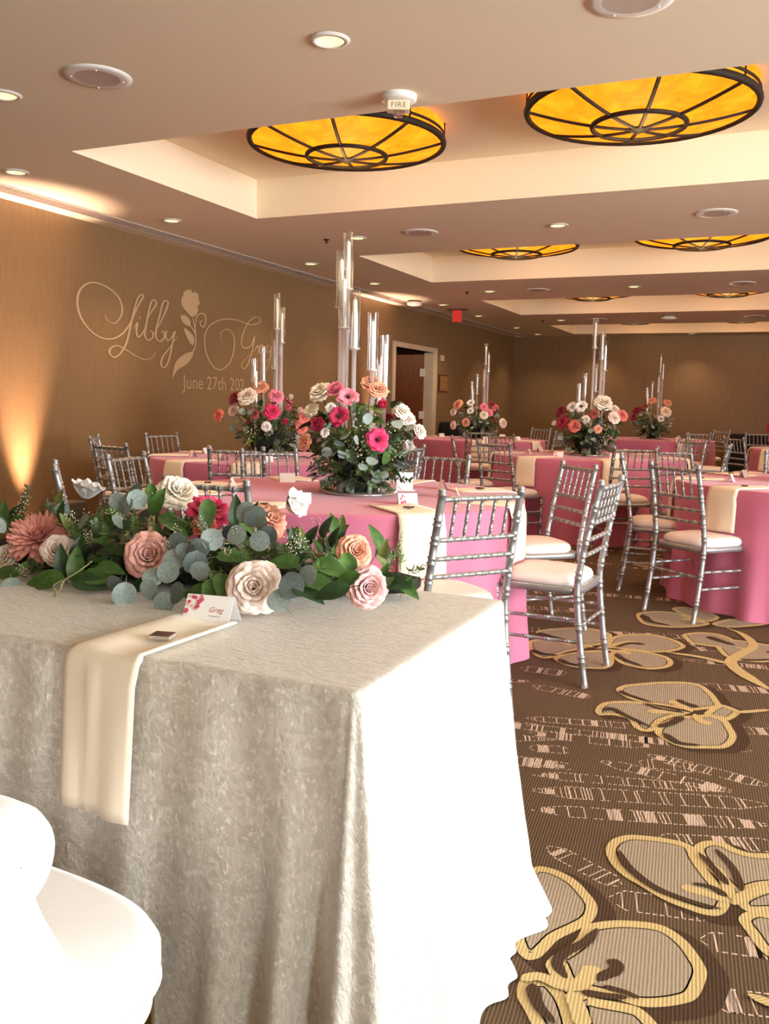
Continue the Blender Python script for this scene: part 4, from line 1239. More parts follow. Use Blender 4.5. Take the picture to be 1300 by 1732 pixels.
# ------------------------------------------------------------------ candelabra centrepieces
CYL_R, CYL_H = 0.027, 0.28
bb = MB(); bb.lathe([(CYL_R, 0), (CYL_R, CYL_H)], 16); bb.lathe([(CYL_R - .002, 0), (CYL_R - .002, CYL_H)], 16)
GLM = bb.mesh('glass_cylinder', M_GLASS)
bb = MB(); bb.lathe([(0.001, -.012), (.012, -.012), (.030, -.004), (.031, 0.002), (.012, .004), (.012, .014), (.001, .014)], 14); CUPM = bb.mesh('candle_cup', mat('clear_cup', rgb(225, 220, 212), .12, .5))
bb = MB(); bb.lathe([(0.001, 0), (.0125, 0), (.0115, .225), (.004, .232), (.001, .232)], 10); bb.tube([(0, 0, .23), (0, 0, .245)], .0012, 4); CANM = bb.mesh('candle', M_WAX)
PLM = None
bb = MB(); bb.lathe([(0.001, 0.0), (.188, 0.0), (.192, .004), (.192, .010), (.186, .013), (.001, .013)], 40); PLM = bb.mesh('base_plate', mat('mirror_plate', rgb(214, 206, 200), .12, .7))
VA = [137, 178, 212, 248, 294, 345, 403]
CP = {
 'T1': (16, 0, [(589.5,673,18,'anemone','pink'),(575,704,17,'anemone','magenta'),(636.6,741,19,'anemone','hot'),(543,665,17,'rose','cream'),(568,660,15,'ranunculus','pink'),(627,650,14,'rose','peach'),(638,661,14,'rose','peach'),(643,689,12,'bud','hot'),
        (528,695,12,'rose','cream'),(540,717,12,'ranunculus','magenta'),(517.5,748,13,'rose','peach'),(677,696,12,'rose','cream'),(687,709,12,'rose','blush'),(708,730,11,'rose','blush'),(680,753,14,'bud','white'),(561,690,8,'rose','white'),(552,730,7,'peony','white')]),
 'T0': (0, 173, [(398.5,674,11,'peony','red'),(419,672,14,'rose','cream'),(396,695,9,'rose','blush'),(371,703,9,'rose','coral'),(459,696,12,'peony','hot'),(466,671,11,'rose','pink'),(479,714,8,'bud','hot'),(484,693,9,'bud','pink'),(488.6,675,7,'bud','cream'),
        (441.5,657,11,'rose','peach'),(508,722,11,'rose','coral'),(503,697,8,'bud','blush'),(513,703,10,'rose','coral'),(430,700,7,'rose','rust'),(450,720,7,'rose','white')]),
 'T2': (0, 138, [(972,720,9,'rose','coral'),(983,688,11,'anemone','white'),(1019,683,13,'rose','cream'),(968,689,8,'rose','white'),(949,697,9,'peony','red'),(952,715,9,'peony','magenta'),(1039,694,8,'rose','blush'),(1037,707,9,'rose','blush'),(1051,703,9,'rose','coral'),
        (941.5,717,7,'bud','cream'),(990,709,6,'rose','cream'),(1010,725,6,'peony','peach'),(1003,700,7,'peony','rust')]),
 'T3': (0, 173, [(788,714,6,'rose','peach'),(767,697,6,'rose','blush'),(767,719,6,'rose','blush'),(796,682,7,'anemone','white'),(795.5,695,6,'anemone','white'),(818,689,6,'rose','pink'),(818,702,6,'rose','cream'),(827,698,6,'peony','pink'),(831,684,5,'peony','red'),
        (849.6,716,7,'rose','cream'),(836.5,690,6,'rose','coral'),(775,685,8,'rose','peach')]),
 'T4': (0, 173, [(1103,678,6,'rose','peach'),(1128,682,6,'rose','peach'),(1125,697,8,'rose','cream'),(1117,708,6,'anemone','white'),(1077,695,7,'peony','red'),(1071,706,5,'peony','magenta'),(1090,688,5,'rose','rust')]),
 'T5': (0, 60, [(1306,722,10,'peony','magenta'),(1308,740,9,'peony','hot'),(1330,715,18,'rose','cream'),(1360,690,20,'rose','peach'),(1400,700,22,'anemone','pink'),(1380,745,18,'rose','blush'),(1440,720,18,'rose','cream')]),
}
CPD = {'T1': 'the nearest pink table', 'T0': 'the table by the lettered wall', 'T2': 'the middle table', 'T3': 'the table near the doorway', 'T4': 'the farthest table', 'T5': 'the right edge table'}
for si, (tk, (dxp, rot, fl)) in enumerate(CP.items()):
    c = Vector((TB[tk][0], TB[tk][1], 0))
    if tk == 'T1':
        q = at_z(609, 834, HTB); c = Vector((q.x, q.y, 0))
    hv = Vector((CAM.x - c.x, CAM.y - c.y, 0)).normalized()      # toward the camera
    phi = math.atan2(-hv.y, -hv.x)
    t = thing('candelabra', 'clear candelabra with seven tall glass candle tubes on %s' % CPD[tk], 'candelabra', (c.x, c.y, HTB + .001), 0, 'candelabra centrepieces')
    link('base_plate', PLM, t)
    for k in range(7):
        a = math.radians(VA[k] + rot) + phi - PI / 2
        z1 = 1.315 - 0.103 * k
        px_, py_ = 0.115 * math.cos(a), 0.115 * math.sin(a)
        bm = MB(); bm.tube([(px_, py_, .012), (px_, py_, z1 - CYL_H - .01)], .0115, 10)
        bm.build('rod', M_ROD, t)
        cu = link('candle_cup', CUPM, t, Matrix.Translation((px_, py_, z1 - CYL_H)))
        link('glass_cylinder', GLM, t, Matrix.Translation((px_, py_, z1 - CYL_H)))
        link('candle', CANM, t, Matrix.Translation((px_, py_, z1 - CYL_H + .005)))
    f = thing('flower_arrangement', 'ring of roses, anemones and eucalyptus around the candelabra on %s' % CPD[tk], 'flowers', (c.x, c.y, HTB + .014), 0, 'flower rings around the candelabra')
    side = Vector((-hv.y, hv.x, 0))
    dep = (Vector((c.x, c.y, HTB + .25)) - CAM).dot(CF)
    lst = []
    for (x, y, rp_, kd, col) in fl:
        q = ray(x, y)
        n = hv
        tpar = (c - CAM).dot(Vector((n.x, n.y, 0))) / q.dot(Vector((n.x, n.y, 0)))
        P = CAM + q * tpar
        lst.append(((P - c).dot(side), P.z - HTB - .014, rp_ / FPX * dep * {'rose': 1.4, 'ranunculus': 1.3, 'bud': 1.5, 'peony': 1.25, 'anemone': 1.1, 'magnolia': 1.2, 'mum': 1.1}[kd], kd, col))
    n_e = 80 if tk == 'T1' else 44
    arrangement(f, (0, 0, 0), 0.50, 0.27, lst, 20 + si, hv, n_e, 80 if tk == 'T1' else 50, 7, 110 if tk == 'T1' else 80)

# ------------------------------------------------------------------ head table under crushed velvet
def velvet_mat():
    m = mat('crushed_velvet', rgb(226, 212, 196), rough=0.34, sheen=0.3)
    nt = m.node_tree; bs = nt.nodes['Principled BSDF']
    tc = [n for n in nt.nodes if n.type == 'TEX_COORD'][0]
    def nz(scale, st, det, dist):
        mp = nt.nodes.new('ShaderNodeMapping'); mp.inputs['Scale'].default_value = st; mp.inputs['Rotation'].default_value = (0, 0, 0.12)
        n = nt.nodes.new('ShaderNodeTexNoise'); n.inputs['Scale'].default_value = scale; n.inputs['Detail'].default_value = det; n.inputs['Distortion'].default_value = dist
        nt.links.new(tc.outputs['Object'], mp.inputs['Vector']); nt.links.new(mp.outputs['Vector'], n.inputs['Vector'])
        return n
    a = nz(42, (0.55, 1.7, 0.6), 7, 0.5); c = nz(170, (0.6, 1.6, 0.45), 6, 0.8)
    rg = nt.nodes.new('ShaderNodeMath'); rg.operation = 'SUBTRACT'; rg.inputs[1].default_value = 0.5
    nt.links.new(a.outputs['Fac'], rg.inputs[0])
    ab = nt.nodes.new('ShaderNodeMath'); ab.operation = 'ABSOLUTE'; nt.links.new(rg.outputs['Value'], ab.inputs[0])
    ml = nt.nodes.new('ShaderNodeMath'); ml.operation = 'MULTIPLY'; ml.inputs[1].default_value = 3.0; nt.links.new(ab.outputs['Value'], ml.inputs[0])
    ad = nt.nodes.new('ShaderNodeMath'); ad.operation = 'ADD'; nt.links.new(ml.outputs['Value'], ad.inputs[0]); nt.links.new(c.outputs['Fac'], ad.inputs[1])
    bp = nt.nodes.new('ShaderNodeBump'); bp.inputs['Strength'].default_value = 0.5; bp.inputs['Distance'].default_value = 0.004
    nt.links.new(ad.outputs['Value'], bp.inputs['Height']); nt.links.new(bp.outputs['Normal'], bs.inputs['Normal'])
    rp = nt.nodes.new('ShaderNodeValToRGB')
    e = rp.color_ramp.elements
    e[0].position = 0.0; e[0].color = rgb(226, 218, 205); e[1].position = 0.09; e[1].color = rgb(210, 201, 187)  # paler veins paint glints along the crushed pile
    nt.links.new(ab.outputs['Value'], rp.inputs['Fac'])
    glint_ramp = nt.nodes.new('ShaderNodeValToRGB'); glint_ramp.color_ramp.elements[0].position = 0.56; glint_ramp.color_ramp.elements[1].position = 0.68
    glint_noise = nz(165, (0.6, 1.5, 0.5), 3, 0.3); nt.links.new(glint_noise.outputs['Fac'], glint_ramp.inputs['Fac'])
    mx = nt.nodes.new('ShaderNodeMixRGB'); mx.inputs['Color2'].default_value = rgb(246, 239, 228)  # glint flecks painted into the velvet colour
    nt.links.new(glint_ramp.outputs['Color'], mx.inputs['Fac']); nt.links.new(rp.outputs['Color'], mx.inputs['Color1']); nt.links.new(mx.outputs['Color'], bs.inputs['Base Color'])
    return m
M_VELVET = velvet_mat()
HX0, HX1, HY0, HY1 = -2.43, -0.60, 1.225, 2.00
ht = thing('head_table', 'rectangular head table under the ivory velvet cloth', 'table', ((HX0 + HX1) / 2, (HY0 + HY1) / 2, 0))
b = MB(); b.box(-0.90, 0.90, -0.372, 0.372, 0.72, 0.752); b.build('table_top', mat('plywood', rgb(176, 140, 96)), ht, smooth=False)
for sx in (-1, 1):
    for sy in (-1, 1):
        b = MB(); b.tube([(sx * 0.78, sy * 0.28, 0), (sx * 0.78, sy * 0.28, 0.72)], 0.014, 8); b.build('leg', M_DARK, ht)
def velvet_cloth():
    rn = random.Random(4)
    # perimeter stations, counter-clockwise from the near-left corner
    per = []
    def seg(a, c, n, nx, ny, lab):
        for i in range(n):
            t = i / n
            per.append((a[0] + (c[0] - a[0]) * t, a[1] + (c[1] - a[1]) * t, nx, ny, lab, t))
    rc = 0.012
    nl, fr = (HX0, HY0 - 0.045), (HX1, HY0 + 0.015)
    seg((HX0, HY0 - 0.045), (HX1 - rc, HY0 + 0.015), 190, 0, -1, 'front')
    for i in range(22):
        a = -PI / 2 + PI / 2 * i / 22
        per.append((HX1 - rc + rc * math.cos(a), HY0 + 0.015 + rc + rc * math.sin(a), math.cos(a), math.sin(a), 'corner', i / 22))
    seg((HX1, HY0 + 0.015 + rc), (HX1 + 0.004, HY1 - rc), 130, 1, 0, 'right')
    for i in range(22):
        a = PI / 2 * i / 22
        per.append((HX1 - rc + 0.004 + rc * math.cos(a), HY1 - rc + rc * math.sin(a), math.cos(a), math.sin(a), 'corner2', i / 22))
    seg((HX1 - rc, HY1), (HX0 + rc, HY1), 60, 0, 1, 'back')
    seg((HX0, HY1), (HX0, HY0 - 0.045), 30, -1, 0, 'left')
    N = len(per)
    cx, cy = (HX0 + HX1) / 2, (HY0 + HY1) / 2
    rows = []
    zt = HTB
    for q in (0.001, 0.25, 0.5, 0.75, 0.92, 0.985):
        rows.append([(cx + (p[0] - cx) * q, cy + (p[1] - cy) * q, zt) for p in per])
    for da in (0, 35, 65, 90):
        k = math.radians(da)
        rows.append([(p[0] + p[2] * 0.010 * math.sin(k), p[1] + p[3] * 0.010 * math.sin(k), zt - 0.010 * (1 - math.cos(k))) for p in per])
    NT = 44
    def bump(t, c, wd): return math.exp(-((t - c) / wd) ** 2)
    for i in range(1, NT + 1):
        d = i / NT
        z = zt - 0.010 - (zt - 0.014) * d
        row = []
        for j, (x, y, nx, ny, lab, t) in enumerate(per):
            off = 0.010; tx = ty = 0.0; zz = z
            if lab == 'front':
                off += 0.015 * d + 0.010 * d * math.sin(11 * t * 6 + 2) + 0.004 * math.sin(t * 90 + 5 * d)
                off += 0.060 * d ** 0.9 * bump(t, 0.945, 0.022) + 0.085 * d * bump(t, 1.005, 0.018) - 0.02 * d * bump(t, 0.972, 0.010) + 0.03 * d * bump(t, 0.87, 0.02)
            elif lab == 'corner':
                off += d * (0.085 + 0.05 * math.sin(PI * t)) + 0.018 * d * math.sin(t * 14)
            elif lab == 'right':
                flare = 0.135 - 0.035 * t
                off += flare * d ** 1.25
                off += d * (0.030 * bump(t, 0.06, 0.03) + 0.035 * bump(t, 0.16, 0.03) - 0.015 * bump(t, 0.11, 0.02))
                # swags sweeping from the near upper part to the far lower corner
                for (c0, sl, am, wd) in ((0.30, 0.62, 0.020, 0.035), (0.12, 0.75, 0.022, 0.04), (0.48, 0.50, 0.014, 0.03)):
                    cc = c0 + sl * (d - 0.42)
                    if d > 0.42: off += am * min(1, (d - 0.42) * 4) * bump(t, cc, wd)
                if d > 0.86: off += 0.010 * math.sin(t * 20 + d * 8) * (d - 0.86) / 0.14 + 0.04 * bump(t, 0.95, 0.08) * (d - 0.86) / 0.14
            elif lab == 'corner2':
                off += d ** 1.25 * (0.10 + 0.01 * math.sin(PI * t)) + 0.008 * d * math.sin(t * 12)
                if d > 0.86: off += 0.04 * (1 - t) * (d - 0.86) / 0.14
            else:
                off += 0.03 * d + 0.015 * d * math.sin(t * 50)
            off += 0.0010 * math.sin(37.7 * x + 21 * y + 9 * z) * math.sin(31 * z + 17 * x)
            row.append((x + nx * off, y + ny * off, max(zz, 0.004)))
        rows.append(row)
    b = MB(); b.grid(rows, close_u=True)
    o = b.build('velvet_tablecloth', M_VELVET)
    tag(o, 'ivory crushed velvet cloth draped to the floor over the head table', 'tablecloth')
velvet_cloth()

# napkin, place card and foil chocolate on the head table
b = MB()
def nap_row(L, z, off, wd=0.168, cx=-1.075, sk=0.0, wav=0.0):
    return [(cx + sk + wd * (j / 12 - 0.5), HY0 + L + (off * 1.0) + wav * math.sin(j * 0.95 + 0.6), z) for j in range(13)]
rows = []
for i in range(7):
    t = i / 6
    y = 1.46 - 0.27 * t
    rows.append([(-1.075 + 0.012 * (1 - t) + 0.158 * (j / 12 - .5), y, HTB + 0.012 + 0.004 * math.sin(j * .6)) for j in range(13)])
for da in (30, 60, 85):
    k = math.radians(da)
    rows.append([(-1.068 + 0.162 * (j / 12 - .5), 1.186 - 0.024 * math.sin(k) + (j / 12 - .5) * 0.004, HTB - 0.010 + 0.024 * math.cos(k)) for j in range(13)])
for i in range(1, 13):
    t = i / 12
    rows.append([(-1.068 + (0.160 - 0.012 * t) * (j / 12 - .5) + 0.010 * t, 1.158 - 0.030 * t - (0.008 if j == 5 else 0.0) - 0.006 * math.sin(j * 0.8 + .5) * t, HTB - 0.012 - 0.245 * t - 0.012 * (j / 12) * t) for j in range(13)])
b.grid(rows)
o = solid(b.build('napkin', M_CREAM), 0.004, 0)
tag(o, 'large cream satin napkin hanging over the front of the ivory velvet head table', 'napkin')
t = thing('place_card', 'folded white place card reading Greg on the head table', 'place card', (-1.062, 1.482, HTB + 0.002), -PI / 2 + 0.18)
b = MB()
for s in (-1, 1):
    b.grid([[(s * 0.034 * q, y, 0.056 * (1 - q)) for y in (-0.052, 0.052)] for q in (0, .5, 1.0)])
cd_ = solid(b.build('card', M_CARD, t, smooth=False), 0.0008, 0)
n_ = Vector((0.056, 0, 0.034)).normalized(); e2 = Vector((0.034, 0, -0.056)).normalized(); e1 = Vector((0, 1, 0))
b = MB(); b2 = MB(); rr_ = random.Random(9)
for k in range(17):
    y = -0.048 + 0.036 * rr_.random() ** 1.7; q = rr_.uniform(0.08, 0.92); sz = rr_.uniform(0.003, 0.0062)
    cc = Vector((0.034 * q, y, 0.056 * (1 - q))) + n_ * (0.001 + 0.00005 * k)
    for pz in range(5):
        a0 = pz * 2 * PI / 5
        pc = cc + (e1 * math.cos(a0) + e2 * math.sin(a0)) * sz * .55
        (b if k % 4 else b2).ngon([pc + e1 * sz * .55 * math.cos(a * PI / 3) + e2 * sz * .55 * math.sin(a * PI / 3) for a in range(6)])
b.build('printed_flowers', M_PETALINK, t, smooth=False); b2.build('printed_flowers', mat('pale_print', rgb(244, 190, 170), .7), t, smooth=False)
R_ = Matrix((e1, -e2, n_)).transposed().to_4x4()
link('lettering', text_mesh('lettering', 'Greg', 0.016, mat('pink_ink', rgb(206, 110, 104), .6), 0.35), t, Matrix.Translation(Vector((0.034 * .48, 0.018, 0.056 * .52)) + n_ * .0012) @ R_)
b = MB()
for k in range(6):
    p = Vector((0.034 * .68, 0.006 + 0.0048 * k, 0.056 * .32)) + n_ * .0012
    b.ngon([p + e1 * .0011 + e2 * .0009, p - e1 * .0011 + e2 * .0009, p - e1 * .0011 - e2 * .0009, p + e1 * .0011 - e2 * .0009])
p = Vector((0.034 * .88, 0.024, 0.056 * .12)) + n_ * .0012
b.ngon([p + e1 * .005 + e2 * .001, p - e1 * .005 + e2 * .001, p - e1 * .005 - e2 * .001, p + e1 * .005 - e2 * .001])
b.build('small_print', M_INK, t, smooth=False)
q = at_z(275, 1078, HTB + .016)
t = thing('chocolate', 'small square wrapped chocolate with a photo top on the satin napkin', 'chocolate', (q.x, q.y, HTB + .0165), 0.25)
b = MB(); b.box(-0.020, 0.020, -0.017, 0.017, 0, 0.006); b.build('wrapper', mat('silver_foil', rgb(214, 210, 206), .25, .7), t, smooth=False)
b = MB(); b.box(-0.0195, 0.0195, -0.0165, 0.0165, 0.006, 0.0066); b.build('printed_top', mat('photo_print', rgb(92, 40, 40), .2, noise=(70, .9)), t, smooth=False)

# ------------------------------------------------------------------ garland along the head table
GL = thing('flower_garland', 'long garland of roses, magnolias, chrysanthemum and eucalyptus on the velvet head table', 'garland', (-1.35, 1.75, HTB))
G0 = Vector((-1.35, 1.75, HTB))
def gpos(px_, py_, dy=0.0):
    y = 1.575 + max(0, (1000 - py_)) / 170 * 0.25 + dy
    if px_ > 560: y += 0.10 * (px_ - 560) / 100
    p = at_y(px_, py_, y)
    return p
def gadd(name, me, m, parent=GL):
    return link(name, me, parent, Matrix.Translation(-G0) @ m)
def petal_flower(name, kind, col, pos, d, size, roll=0.0, outer=2, seed=0):
    """flower whose outer petals are pieces of their own"""
    r = random.Random(seed + 3)
    L = rose_layers(kind)
    M = aim(pos, d, size, roll)
    b = MB()
    for li, (n, r0, p0, p1, ln, W) in enumerate(L[:-outer]):
        for i in range(n):
            b.grid(petal_pts(r0, p0 + r.uniform(-4, 4), p1 + r.uniform(-7, 7), ln * r.uniform(.92, 1.06), W, 2 * PI * (i + .5 * (li % 2)) / n + r.uniform(-.12, .12), 6, 7, 0.02, .28, .3, r.random(), 28 if kind == 'rose' else 0))
    if kind == 'magnolia': b.ball((0, 0, .22), .10, 6, 1, 1.6)
    f = gadd(name, b.mesh(name, [pmat(col), M_CORE2]), M)
    for li, (n, r0, p0, p1, ln, W) in enumerate(L[-outer:]):
        for i in range(n):
            bm = MB(); bm.grid(petal_pts(r0, p0 + r.uniform(-5, 5), p1 + r.uniform(-9, 9), ln * r.uniform(.9, 1.08), W, 2 * PI * (i + .5 * (li % 2)) / n + r.uniform(-.15, .15), 6, 8, 0.03, .28, .3, r.random(), 40 if kind == 'rose' else 5))
            link('petal', bm.mesh('petal', pmat(col)), f)
    return f
cam_d = Vector((0.55, -0.78, 0.30))
GF = [ # px, py, radius px, kind, colour, tilt (added to the direction)
 (62, 901, 43, 'mum', 'mumpink', (-.3, .2, .5), -.02), (148, 826, 34, 'magnolia', 'white', (-.2, .9, 1.0), 0), (97, 928, 27, 'rose', 'blush', (.2, 0, .2), -.02), (250, 937, 42, 'rose', 'dusty', (0, 0, .15), -.03),
 (276, 832, 30, 'rose', 'cream', (-.3, .5, .7), 0), (306, 826, 33, 'rose', 'cream', (.3, .4, .6), .02), (358, 858, 36, 'peony', 'hot', (0, .6, .9), .02), (345, 885, 20, 'peony', 'coral', (0, 0, .5), 0), (460, 876, 30, 'peony', 'peach', (.5, .4, .6), .03),
 (500, 853, 34, 'magnolia', 'white', (.9, .7, .5), .02), (428, 992, 47, 'rose', 'blush', (0, -.1, .0), -.03), (603, 930, 30, 'rose', 'peach', (.5, -.2, .3), .0), (625, 994, 36, 'rose', 'mauve', (.3, -.1, -.05), -.02), (4, 938, 22, 'rose', 'cream', (-.5, 0, .2), 0)]
for i, (x, y, rp_, kd, col, tl, dy) in enumerate(GF):
    p = gpos(x, y, dy)
    sz = rp_ / FPX * (p - CAM).dot(CF) * 1.12
    d = (cam_d + Vector(tl)).normalized()
    if kd in ('mum', 'peony'):
        gadd(FNAME[kd], flower_mesh(kd, col, 1), aim(p - d * sz * .35, d, sz * 1.05, i))
    else:
        petal_flower(FNAME[kd], kd, col, p - d * sz * .45, d, sz * (1.08 if kd != 'magnolia' else .95), i * .9, 2 if kd == 'rose' else 1, i)
# hand-placed eucalyptus discs and broad green leaves (pixel survey of the near side)
EU = [(199,848),(226,832),(212,858),(339,925),(318,935),(338,966),(296,945),(312,932),(258,976),(277,1020),(299,1003),(253,998),(415,866),(431,874),(442,890),(439,915),(493,990),(472,1015),(210,1005),(196,992),(19,990),(140,882),(330,952),(284,968),(358,912),(300,920),(232,845),(400,905),(455,905),(520,975)]
rg_ = random.Random(12)
for i, (x, y) in enumerate(EU):
    p = gpos(x, y, -.05)
    out = Vector((rg_.uniform(-1, 1), rg_.uniform(-.5, .2), rg_.uniform(-.9, .5))).normalized()
    sz = rg_.uniform(.044, .058)
    gadd('leaf', LV['euc'][i % 3], leaf_mtx(p - out * sz * .5, out, cam_d + Vector((rg_.uniform(-.5, .5), 0, rg_.uniform(-.2, .5))), sz))
GN = [(75,985,.10,'l'),(105,960,.09,'u'),(80,1005,.08,'l'),(128,955,.09,'u'),(150,985,.10,'r'),(165,975,.09,'r'),(22,882,.07,'l'),(130,930,.07,'u'),(185,960,.08,'r'),(350,870,.09,'d'),(400,870,.09,'u'),(375,990,.08,'d'),(395,940,.08,'r'),(180,930,.08,'l'),(540,985,.09,'r'),(560,960,.09,'r'),(520,1000,.08,'r'),
      (580,985,.08,'l'),(648,975,.07,'u'),(665,985,.08,'r'),(680,980,.06,'u'),(690,995,.06,'r'),(560,1000,.08,'l'),(265,850,.08,'u'),(255,835,.06,'d'),(205,890,.07,'l'),(290,880,.08,'r'),(480,950,.08,'l'),(500,935,.07,'u'),(330,1000,.08,'l'),(355,1005,.08,'d'),(235,990,.07,'l'),(540,945,.08,'u'),(10,975,.08,'l'),(45,955,.07,'l'),(590,960,.08,'d'),(640,960,.07,'u')]
DR = {'l': (-1, -.3, -.2), 'r': (1, .1, -.15), 'u': (.2, -.2, 1), 'd': (.3, -.5, -.8)}
for i, (x, y, sz, dn) in enumerate(GN):
    p = gpos(x, y, -.03); p.z = max(p.z, HTB + .02)
    out = Vector(DR[dn]) + Vector((rg_.uniform(-.4, .4), rg_.uniform(-.4, .4), rg_.uniform(-.2, .3))); out.normalize()
    st = p - out * sz * .5; st.z = max(st.z, HTB + .012)
    if (st + out * sz).z < HTB + .01: out.z = 0.05
    if x > 480 and dn == 'u': sz *= .75; out = (out + Vector((.6, -.3, 0))).normalized()
    gadd('leaf', LV['green'][i % 3], leaf_mtx(st, out, cam_d + Vector((0, 0, .5)), sz, rg_.uniform(-.3, .3)))
def proj(p):
    q = p - CAM; z = q.dot(CF)
    return IW / 2 + FPX * q.dot(CR) / z, IH / 2 - FPX * q.dot(CU) / z
def clear_of_flowers(p, m=1.0):
    x, y = proj(p)
    return all((x - f[0]) ** 2 + (y - f[1]) ** 2 > (f[2] * m + 4) ** 2 for f in GF)
# filler foliage through the whole length
def gax(t):
    x = -1.98 + 1.20 * t
    return Vector((x, 1.76 + .14 * t * t, HTB))
for i in range(330):
    t = rg_.uniform(0.02, .97); c = gax(t); a = rg_.uniform(0, PI); hgt = .15 * (1 - .45 * max(0, t - .72) / .28)
    o = Vector((rg_.uniform(-.45, .45), math.cos(a), math.sin(a) * .9))
    p = c + Vector((0, math.cos(a) * .13, .03 + math.sin(a) * hgt * rg_.uniform(.45, .95)))
    kd = rg_.choice(('dark', 'dark', 'green', 'dark', 'euc', 'olive'))
    sz = rg_.uniform(.04, .07) if kd != 'euc' else rg_.uniform(.036, .05)
    o.normalize()
    if (p + o * sz).z < HTB + .012: o.z = abs(o.z)
    if not (clear_of_flowers(p) and clear_of_flowers(p + o * sz)): continue
    gadd('leaf', rg_.choice(LV[kd]), leaf_mtx(p, o, Vector((.2, -.6, .8)), sz, rg_.uniform(-.5, .5)))
for i in range(300):
    t = rg_.uniform(0.03, .97); c = gax(t); a = rg_.uniform(.15, PI - .15); hgt = .075 * (1 - .4 * max(0, t - .72) / .28)
    kd = rg_.choice(('fern', 'fern', 'berry', 'fern', 'small'))
    nm = {'small': 'leaf_spray', 'fern': 'fern_spray', 'berry': 'berry_spray'}[kd]
    d = Vector((rg_.uniform(-.8, .8), math.cos(a), math.sin(a)))
    p = c + Vector((0, math.cos(a) * .05, .03 + math.sin(a) * hgt))
    L = rg_.uniform(.08, .125) * (1 if t < .75 else .75)
    d.normalize()
    if not (clear_of_flowers(p + d * L * .5) and clear_of_flowers(p + d * L)) : continue
    gadd(nm, rg_.choice(SG[kd]), aim(p, d, L, rg_.uniform(0, 6)))
for i, (x, y, kd, L) in enumerate([(280,925,'berry',.07),(300,905,'berry',.07),(200,875,'berry',.07),(120,880,'berry',.07),(400,900,'berry',.06),(512,915,'berry',.08),(495,925,'berry',.08),(340,890,'berry',.07),(150,910,'berry',.07),(385,935,'berry',.06),
        (230,880,'fern',.10),(262,890,'fern',.10),(310,880,'fern',.09),(390,945,'fern',.08),(540,960,'fern',.08),(415,935,'fern',.08),(180,895,'fern',.09),(480,930,'fern',.09),(40,965,'berry',.06),(110,860,'fern',.08),(520,930,'fern',.08)]):
    p = gpos(x, y, -.05)
    d = Vector((rg_.uniform(-.6, .6), -.75, rg_.uniform(.3, .9)))
    gadd('berry_spray' if kd == 'berry' else 'fern_spray', SG[kd][i % 2], aim(p - d.normalized() * L * .6, d, L, i))
# core of stems
b = MB()
rows = []
for i in range(25):
    t = i / 24; c = gax(t) - G0; s = math.sin(PI * min(1, max(0, .06 + t * .9))) ** .4
    rows.append([(c.x, c.y + .095 * s * math.cos(j * PI / 8) * (1 + .15 * math.sin(i * 2.1 + j)), max(.003, .035 + .040 * s * math.sin(j * PI / 8) * (1 + .2 * math.sin(i * 1.7 + j * 2)))) for j in range(16)])
b.grid(rows, close_u=True); b.ngon(rows[0]); b.ngon(rows[-1][::-1])
b.build('stem_core', MATS['dark_moss'], GL)
# curling tendril and the bare wooden twig
b = MB(); b.tube([p - G0 for p in smoothpath([at_y(x, y, 1.50) for x, y in ((110, 980), (98, 985), (90, 992), (97, 1003), (92, 1010), (96, 1018), (90, 1024))], 5)], .0016, 5)
b.tube([p - G0 for p in smoothpath([at_y(x, y, 1.50) for x, y in ((155, 950), (130, 968), (108, 982), (103, 996), (92, 1004), (97, 1014))], 5)], .0016, 5)
b.build('tendril', mat('pale_tendril', rgb(178, 176, 120), .6), GL)
b = MB(); b.tube([at_y(x, y, 1.78) - G0 for x, y in ((515, 935), (545, 941), (575, 940))], .005, 6); b.build('twig', mat('brown_twig', rgb(140, 96, 66), .6), GL)

# ------------------------------------------------------------------ white velvet settee in the near left corner
ST = thing('settee', 'white velvet settee with a rolled back, drawn up to the head table', 'settee', (-1.45, 0.75, 0))
def rbox(hx, hy, z0, z1, rx, e, shrink, n=72, cx=0.0, cy=0.0):
    """cushion: rounded-rectangle plan with softened top and bottom edges"""
    b = MB(); rows = []
    def ring(g, z):
        out = []
        for j in range(n):
            a = 2 * PI * j / n
            c, s = math.cos(a), math.sin(a)
            x = math.copysign(abs(c) ** (2 / e), c) * (hx - g); y = math.copysign(abs(s) ** (2 / e), s) * (hy - g)
            out.append((cx + x, cy + y, z))
        return out
    H = z1 - z0; k = shrink
    for g, z in ((k * .22, z0), (k * .08, z0 + k * .2), (0, z0 + k), (0, z1 - k), (k * .3, z1 - k * .35), (k, z1 - k * .08), (min(hx, hy) * .5, z1 + .004), (min(hx, hy) * .98, z1 + .006)):
        rows.append(ring(g, z))
    b.grid(rows, close_u=True); b.ngon(rows[0][::-1]); b.ngon(rows[-1])
    return b
b = rbox(0.70, 0.29, 0.385, 0.468, .1, 5.5, .030, cy=-.005); b.build('seat_cushion', M_SOFA, ST)
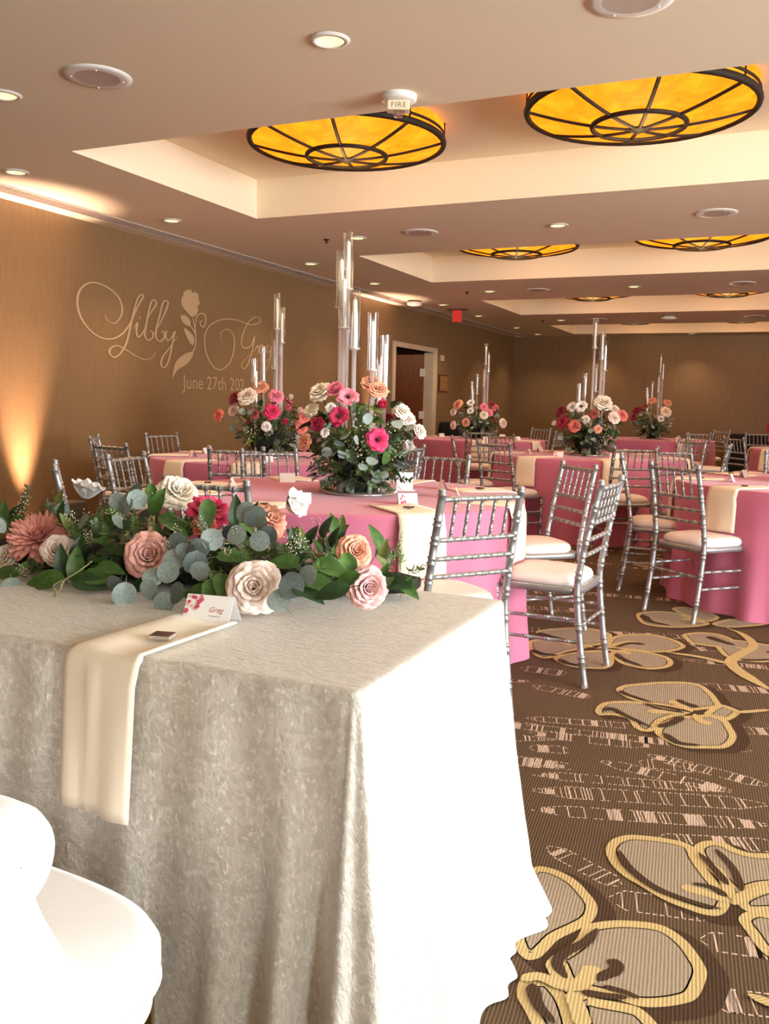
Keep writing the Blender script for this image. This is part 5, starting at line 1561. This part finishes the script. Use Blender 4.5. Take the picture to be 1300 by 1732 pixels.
b = rbox(0.69, 0.28, 0.345, 0.392, .1, 5.5, .012, cy=-.005); b.build('seat_base', M_SOFA, ST)
b = MB()
pts = []
for j in range(72):
    a = 2 * PI * j / 72; c, s = math.cos(a), math.sin(a); e = 5.5
    pts.append((math.copysign(abs(c) ** (2 / e), c) * .699, -.005 + math.copysign(abs(s) ** (2 / e), s) * .289, .390))
b.tube(pts + pts[:1], .0028, 6); b.build('piping', mat('piping_white', rgb(226, 224, 226), .7), ST)
# back: slanted slab with rolled top
b = MB(); rows = []
prof = [(0.095, .455), (0.075, .50), (0.045, .56), (0.030, .60), (-0.02, .60), (-0.07, .58), (-0.13, .50), (-0.17, .42), (-0.18, .36), (-0.05, .36), (0.08, .40)]
rows = []
for x, k in ((-.62, .96), (-.615, 1), (.615, 1), (.62, .96)):
    rows.append([(x, (p[0] + .03) * k - .03, .48 + (p[1] - .48) * k) for p in prof])
b.grid(rows, close_u=True); b.ngon(rows[0]); b.ngon(rows[-1][::-1])
bevel(b.build('backrest', M_SOFA, ST), .012, 3)
b = MB()
prof = [(.001, -.64), (.046, -.64), (.063, -.632), (.071, -.614), (.073, -.58), (.073, .58), (.071, .614), (.063, .632), (.046, .64), (.001, .64)]
b.lathe(prof, 32); b.build('bolster', M_SOFA, ST, mtx=Matrix.Translation((0, -.01, .655)) @ Matrix.Rotation(PI / 2, 4, 'Y'))
for sx in (-.63, .63):
    for sy in (-.2, .21):
        b = MB(); b.tube([(sx, sy, .35), (sx * 1.01, sy * 1.02, 0)], [.024, .012], 14); b.build('leg', M_GOLD, ST)

# small white sign stand tucked behind the nearest flowers
q = at_z(674, 831, HTB)
t = thing('table_sign', 'small white sign stand on the nearest pink table beside its candelabra', 'table sign', (q.x + 0.02, q.y + 0.03, HTB + .001), 0.5)
b = MB(); b.box(-0.055, 0.055, -0.022, 0.022, 0, 0.006); bevel(b.build('base', M_CARD, t, smooth=False), .001)
b = MB(); b.box(-0.045, 0.045, -0.002, 0.002, 0.006, 0.10); bevel(b.build('panel', M_CARD, t, smooth=False), .001)
